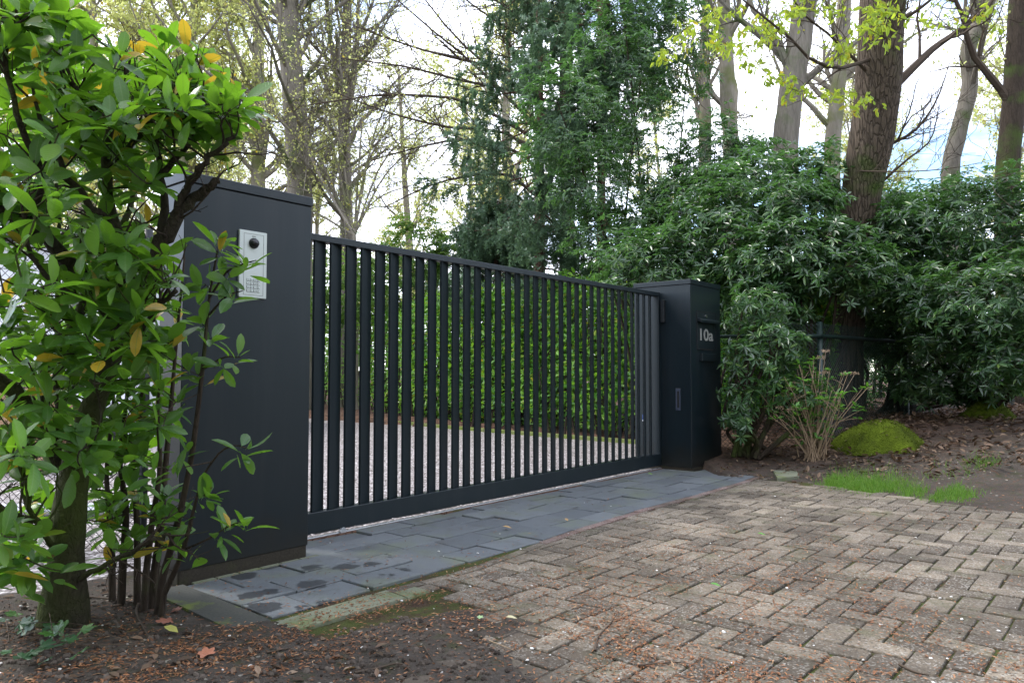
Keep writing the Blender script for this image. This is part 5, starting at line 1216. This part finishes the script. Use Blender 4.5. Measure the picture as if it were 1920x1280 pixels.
n_ = 11000; lx = rg.uniform(2.6, 9.5, n_); ly = rg.uniform(6.6, 14, n_); e = side(lx, ly, FAR_EDGE); k_ = (e > .62 + .5*rg.random(n_)) ; lx, ly = lx[k_], ly[k_]
uu, vv2 = uvof(lx, ly); k_ = ~((uu < GL + PW + .1) & (vv2 > -.1)) ; lx, ly = lx[k_], ly[k_]; n_ = len(lx)
p = np.column_stack([lx, ly, height(lx, ly) + .012 + rg.random(n_)*.035]); f = MB()
scatter(f, LS, LSF, p, frames(unit(n_, rg)*(1, 1, .35), np.array([0, 0, 1.]) + unit(n_, rg)*.5), rg.uniform(.04, .10, n_))
o = f.build('dead_leaves', M['brownleaf'], kind='stuff'); tag(o, 'carpet of brown dead leaves on the bank below the right fence', 'leaves')
# leaves and debris directly under the low shrubs by the pillar
n_ = 900; pts = np.array([gnd(rg.uniform(1350, 1760), rg.uniform(835, 905)) for _ in range(n_)]); pts = pts[side(pts[:, 0], pts[:, 1], FAR_EDGE) > -.02]; n_ = len(pts); pts[:, 2] = height(pts[:, 0], pts[:, 1]) + .01 + rg.random(n_)*.02; f = MB()
scatter(f, LS, LSF, pts, frames(unit(n_, rg)*(1, 1, .3), np.array([0, 0, 1.]) + unit(n_, rg)*.5), rg.uniform(.02, .075, n_)); o = f.build('leaf_debris', M['brownleaf'], kind='stuff'); tag(o, 'brown leaf debris on the soil under the hydrangea and beside the right pillar', 'leaves')
# grass strip
n_ = 17000; t_ = rg.random(n_); gx_ = 1495 + t_*385; gy_ = np.interp(gx_, [1490, 1560, 1650, 1740, 1800, 1860], [903, 908, 918, 930, 925, 915]) + rg.normal(0, .8, n_)*np.interp(gx_, [1490, 1560, 1680, 1790, 1870], [4, 8, 11, 12, 6])
den = fbm(gx_*.03, gy_*.06, 1.0); k_ = (den > -.15 + .5*rg.random(n_)); gx_, gy_ = gx_[k_], gy_[k_]; p = np.array([gnd(a, b_) for a, b_ in zip(gx_, gy_)]); n_ = len(p); p[:, 2] = height(p[:, 0], p[:, 1]) - .005
f = MB(); GB = (np.array([(-.04, 0, 0), (.04, 0, 0), (.028, .55, .06), (-.028, .55, .06), (0, 1, .22)], float), [np.array([(0, 1, 2, 3)]), np.array([(3, 2, 4)])])
A = frames(np.column_stack([rg.normal(0, .38, n_), rg.normal(0, .38, n_), np.ones(n_)]), unit(n_, rg)); sc_ = rg.uniform(.02, .085, n_)*np.where(rg.random(n_) < .04, 1.9, 1)*np.interp(gy_, [900, 925, 945], [1.2, .9, .6]); sc3 = np.stack([np.full(n_, .05), sc_, sc_], 1)
scatter(f, GB[0], GB[1][0], p, A, sc3); scatter(f, GB[0], GB[1][1], p, A, sc3)
o = f.build('grass', M['grass'], kind='stuff'); tag(o, 'strip of bright green grass between the pavers and the moss mound', 'grass')
# small reddish husks and needles over the paving and the soil
n_ = 95000; px = rg.uniform(-60, 1980, n_); py = 880 + 430*rg.random(n_)**.75; X = (px - 960)/FPX; u_ = (640 - py)/FPX; rz_ = _s + u_*_c; t_ = -1/rz_; lx = X*t_; ly = (_c - u_*_s)*t_
uu, vv2 = uvof(lx, ly); hh = height(lx, ly); top = np.maximum(hh, np.where((vv2 > -.97) & (uu > -.75) & (uu < 5.2), .003, -1)); paved = (-side(lx, ly, SOIL_EDGE) < .3) & (vv2 < -.7) & (side(lx, ly, FAR_EDGE) < 0); top = np.maximum(top, np.where(paved, .0015, -1))
cl = fbm(lx, ly, 3.1, 6, 3) + .55*fbm(lx, ly, 13., 3, 9); west = -side(lx, ly, SOIL_EDGE)
pr__ = np.clip(.27 + .75*cl, .05, 1)*np.where(vv2 > -.75, .24, 1)*np.interp(west, [-3.5, -2.5, -.6, .1, .8], [.3, .42, .72, 1.0, .85]); pr__ = pr__ + np.where((np.abs(vv2 + 1.02) < .06) & (uu < .1), .5, 0)
k_ = (rg.random(n_) < pr__) & (vv2 < .33) & (side(lx, ly, FAR_EDGE) < 1.6) & ~((vv2 > -.02) & ((uu < 0) | (uu > GL)))
lx, ly, top = lx[k_], ly[k_], top[k_]; n_ = len(lx); p = np.column_stack([lx, ly, top + .002 + .003*rg.random(n_)])
HK = (np.array([(0, 0, 0), (.16, .45, .10), (0, 1, .02), (-.16, .5, .07)], float), np.array([(0, 1, 2, 3)]))
f = MB(); scatter(f, HK[0], HK[1], p, frames(unit(n_, rg)*(1, 1, .15), np.array([0, 0, 1.]) + unit(n_, rg)*.25), rg.uniform(.008, .026, n_))
o = f.build('husk_litter', M['litter'], kind='stuff'); tag(o, 'reddish brown husks and needles scattered over the pavers, slate and soil', 'litter'); print('husks', n_)
# white pebbles
import bmesh as _bm
b_ = _bm.new(); _bm.ops.create_icosphere(b_, subdivisions=1, radius=1); iv = np.array([v.co[:] for v in b_.verts]); b_.verts.index_update(); if_ = np.array([[v.index for v in f.verts] for f in b_.faces]); b_.free()
n_ = 200; px = rg.uniform(0, 1920, n_); py = 900 + 390*rg.random(n_)**.7; p = np.array([gnd(a, c) for a, c in zip(px, py)]); uu, vv2 = uvof(p[:, 0], p[:, 1]); k_ = (vv2 < .3) & (side(p[:, 0], p[:, 1], FAR_EDGE) < .2); p = p[k_]; n_ = len(p); uu, vv2 = uvof(p[:, 0], p[:, 1])
p[:, 2] = np.maximum(height(p[:, 0], p[:, 1]), np.where((-side(p[:, 0], p[:, 1], SOIL_EDGE) < .2), 0, -.1)) + .002; r_ = .0022 + .0055*rg.random(n_)**2
f = MB(); scatter(f, iv, if_, p, axes(unit(n_, rg)*.3 + np.array([0, 0, 1.]), rg.uniform(0, 6, n_)), np.stack([r_*1.3, r_, r_*.6], 1)); o = f.build('pebbles', M['pebble'], smooth=True, kind='stuff'); tag(o, 'scattered small white pebbles on the pavers and soil', 'pebbles')
# twigs lying on the ground
def twig(label, pts, r=.004, lift=.006, side_=None):
    P = [gnd(*q) for q in pts]; P = [np.array([q[0], q[1], max(hz(q), 0.0 if -side(np.array([q[0]]), np.array([q[1]]), SOIL_EDGE)[0] < .25 else -1) + lift]) for q in P]; c = P[0].copy(); sp = smooth_path(P, 14) - c
    m = MB().tube(sp, np.linspace(r, r*.4, 14), 6); o = m.build('fallen_twig', M['stem_tan'] if side_ else M['twig'], smooth=True); o.location = c; tag(o, label, 'twig')
twig('curved grey twig lying on the pavers right of centre', [(1116, 1222), (1122, 1195), (1145, 1170), (1160, 1148)], .004)
twig('long bowed brown twig on the soil at the bottom edge', [(665, 1262), (710, 1252), (750, 1250), (775, 1262), (792, 1282)], .0045)
twig('dark straight twig on the pavers at the bottom', [(1198, 1250), (1235, 1246), (1285, 1243)], .0045)
twig('short dark twig on the soil below the kerb', [(795, 1218), (805, 1232), (815, 1248)], .0035)
twig('thin reddish twig between the lower right pavers', [(1686, 1248), (1715, 1262), (1742, 1268)], .005)
twig('pale thin stalk on the soil right of the kerb', [(908, 1200), (935, 1210), (965, 1222)], .003, side_=1)
twig('small twig on the soil under the laurel', [(500, 1228), (535, 1222), (545, 1218)], .0035)
twig('brown root-like twig dropping from the shoots onto the soil', [(262, 1120), (256, 1150), (268, 1185), (285, 1215)], .006)
twig('thin twig lying across the soil below the laurel trunk', [(155, 1118), (200, 1120), (250, 1128), (275, 1142)], .0045)
# single fallen leaves
def fallen(label, px, py, s_, col, kind_=0, rot=0.):
    m_ = NT('fallen_' + label.split()[0]); mt = m_.pbr(m_.mix(m_.noise(30), col, tuple(x*.6 for x in col)), .6)
    v_, f_ = (lobed(5, .35, 7, .8) if kind_ else leaf_small(.5, -.1, .12)); g0 = gnd(px, py); o = MB().add(v_*s_, f_).build('fallen_leaf', mt); o.location = (g0[0], g0[1], max(hz(g0), .0 if kind_ == 2 or px > 600 else -1) + .014); o.rotation_euler = (.12, -.15, rot); tag(o, label, 'leaf')
fallen('orange-brown oak leaf lying on the soil at the lower left', 390, 1240, .085, (.42, .16, .09), 1, .6)
fallen('pale yellow leaf on the soil beside the dark slab', 334, 1196, .07, (.42, .40, .10), 0, 1.2)
fallen('rust coloured leaf on the soil between the shoots and the slab', 320, 1172, .08, (.28, .10, .06), 1, 2.2)
fallen('brown leaf half hidden under the slab edge', 330, 1150, .06, (.2, .08, .05), 1, .2)
fallen('light tan leaf lying on the slate near the centre', 960, 994, .06, (.45, .28, .1), 0, 1.6)
fallen('small ochre leaf on the slate left of the border bricks', 1065, 980, .045, (.42, .26, .12), 0, .4)
fallen('pale cream leaf fragment on the pavers beside the soil', 970, 1167, .05, (.6, .55, .32), 0, 1.9)
fallen('fresh green leaf on the distant pavers', 1436, 1007, .05, (.12, .35, .04), 0, 1.5)
fallen('green leaf lying on the middle pavers', 1352, 1104, .05, (.10, .30, .04), 0, 1.4)
fallen('mint green leaf bit on the pavers next to the soil', 902, 1166, .035, (.3, .45, .2), 1, .4)
fallen('tiny green leaf at the foot of the gate track', 1224, 892, .05, (.2, .4, .03), 0, 1.3)

# crumbs of earth and broken brown leaves on the bare soil
n_ = 2600; px = rg.uniform(-60, 1000, n_); py = 1085 + 230*rg.random(n_); p = np.array([gnd(a, c) for a, c in zip(px, py)]); uu, vv2 = uvof(p[:, 0], p[:, 1]); west = -side(p[:, 0], p[:, 1], SOIL_EDGE)
k_ = (west > .0) & ((vv2 < -.98) | (uu < -.93)) & (fbm(p[:, 0], p[:, 1], 3.5, 4, 2) > -.2); p = p[k_]; n_ = len(p); p[:, 2] = height(p[:, 0], p[:, 1]) + .001; r_ = .003 + .011*rg.random(n_)**3
M['clod'] = (lambda t: t.pbr(t.mix(t.rand(), (.035, .027, .022), (.115, .092, .075)), .95, t.bump(t.noise(90), .8, .004), .2))(NT('earth_crumb'))
f = MB(); scatter(f, iv, if_, p, axes(unit(n_, rg), rg.uniform(0, 6, n_)), np.stack([r_*1.3, r_, r_*.8], 1)); o = f.build('soil_crumbs', M['clod'], kind='stuff'); tag(o, 'loose dark crumbs of earth on the bare soil at the lower left', 'soil')
n_ = 260; px = rg.uniform(-40, 760, n_); py = 1100 + 200*rg.random(n_); p = np.array([gnd(a, c) for a, c in zip(px, py)]); uu, vv2 = uvof(p[:, 0], p[:, 1]); k_ = ((vv2 < -1.0) | (uu < -.93)) & (-side(p[:, 0], p[:, 1], SOIL_EDGE) > .1); p = p[k_]; n_ = len(p); p[:, 2] = height(p[:, 0], p[:, 1]) + .006
f = MB(); scatter(f, LS, LSF, p, frames(unit(n_, rg)*(1, 1, .25), np.array([0, 0, 1.]) + unit(n_, rg)*.4), rg.uniform(.015, .055, n_)); o = f.build('broken_leaves', M['brownleaf'], kind='stuff'); tag(o, 'broken brown leaves scattered on the soil under the laurel', 'leaves')
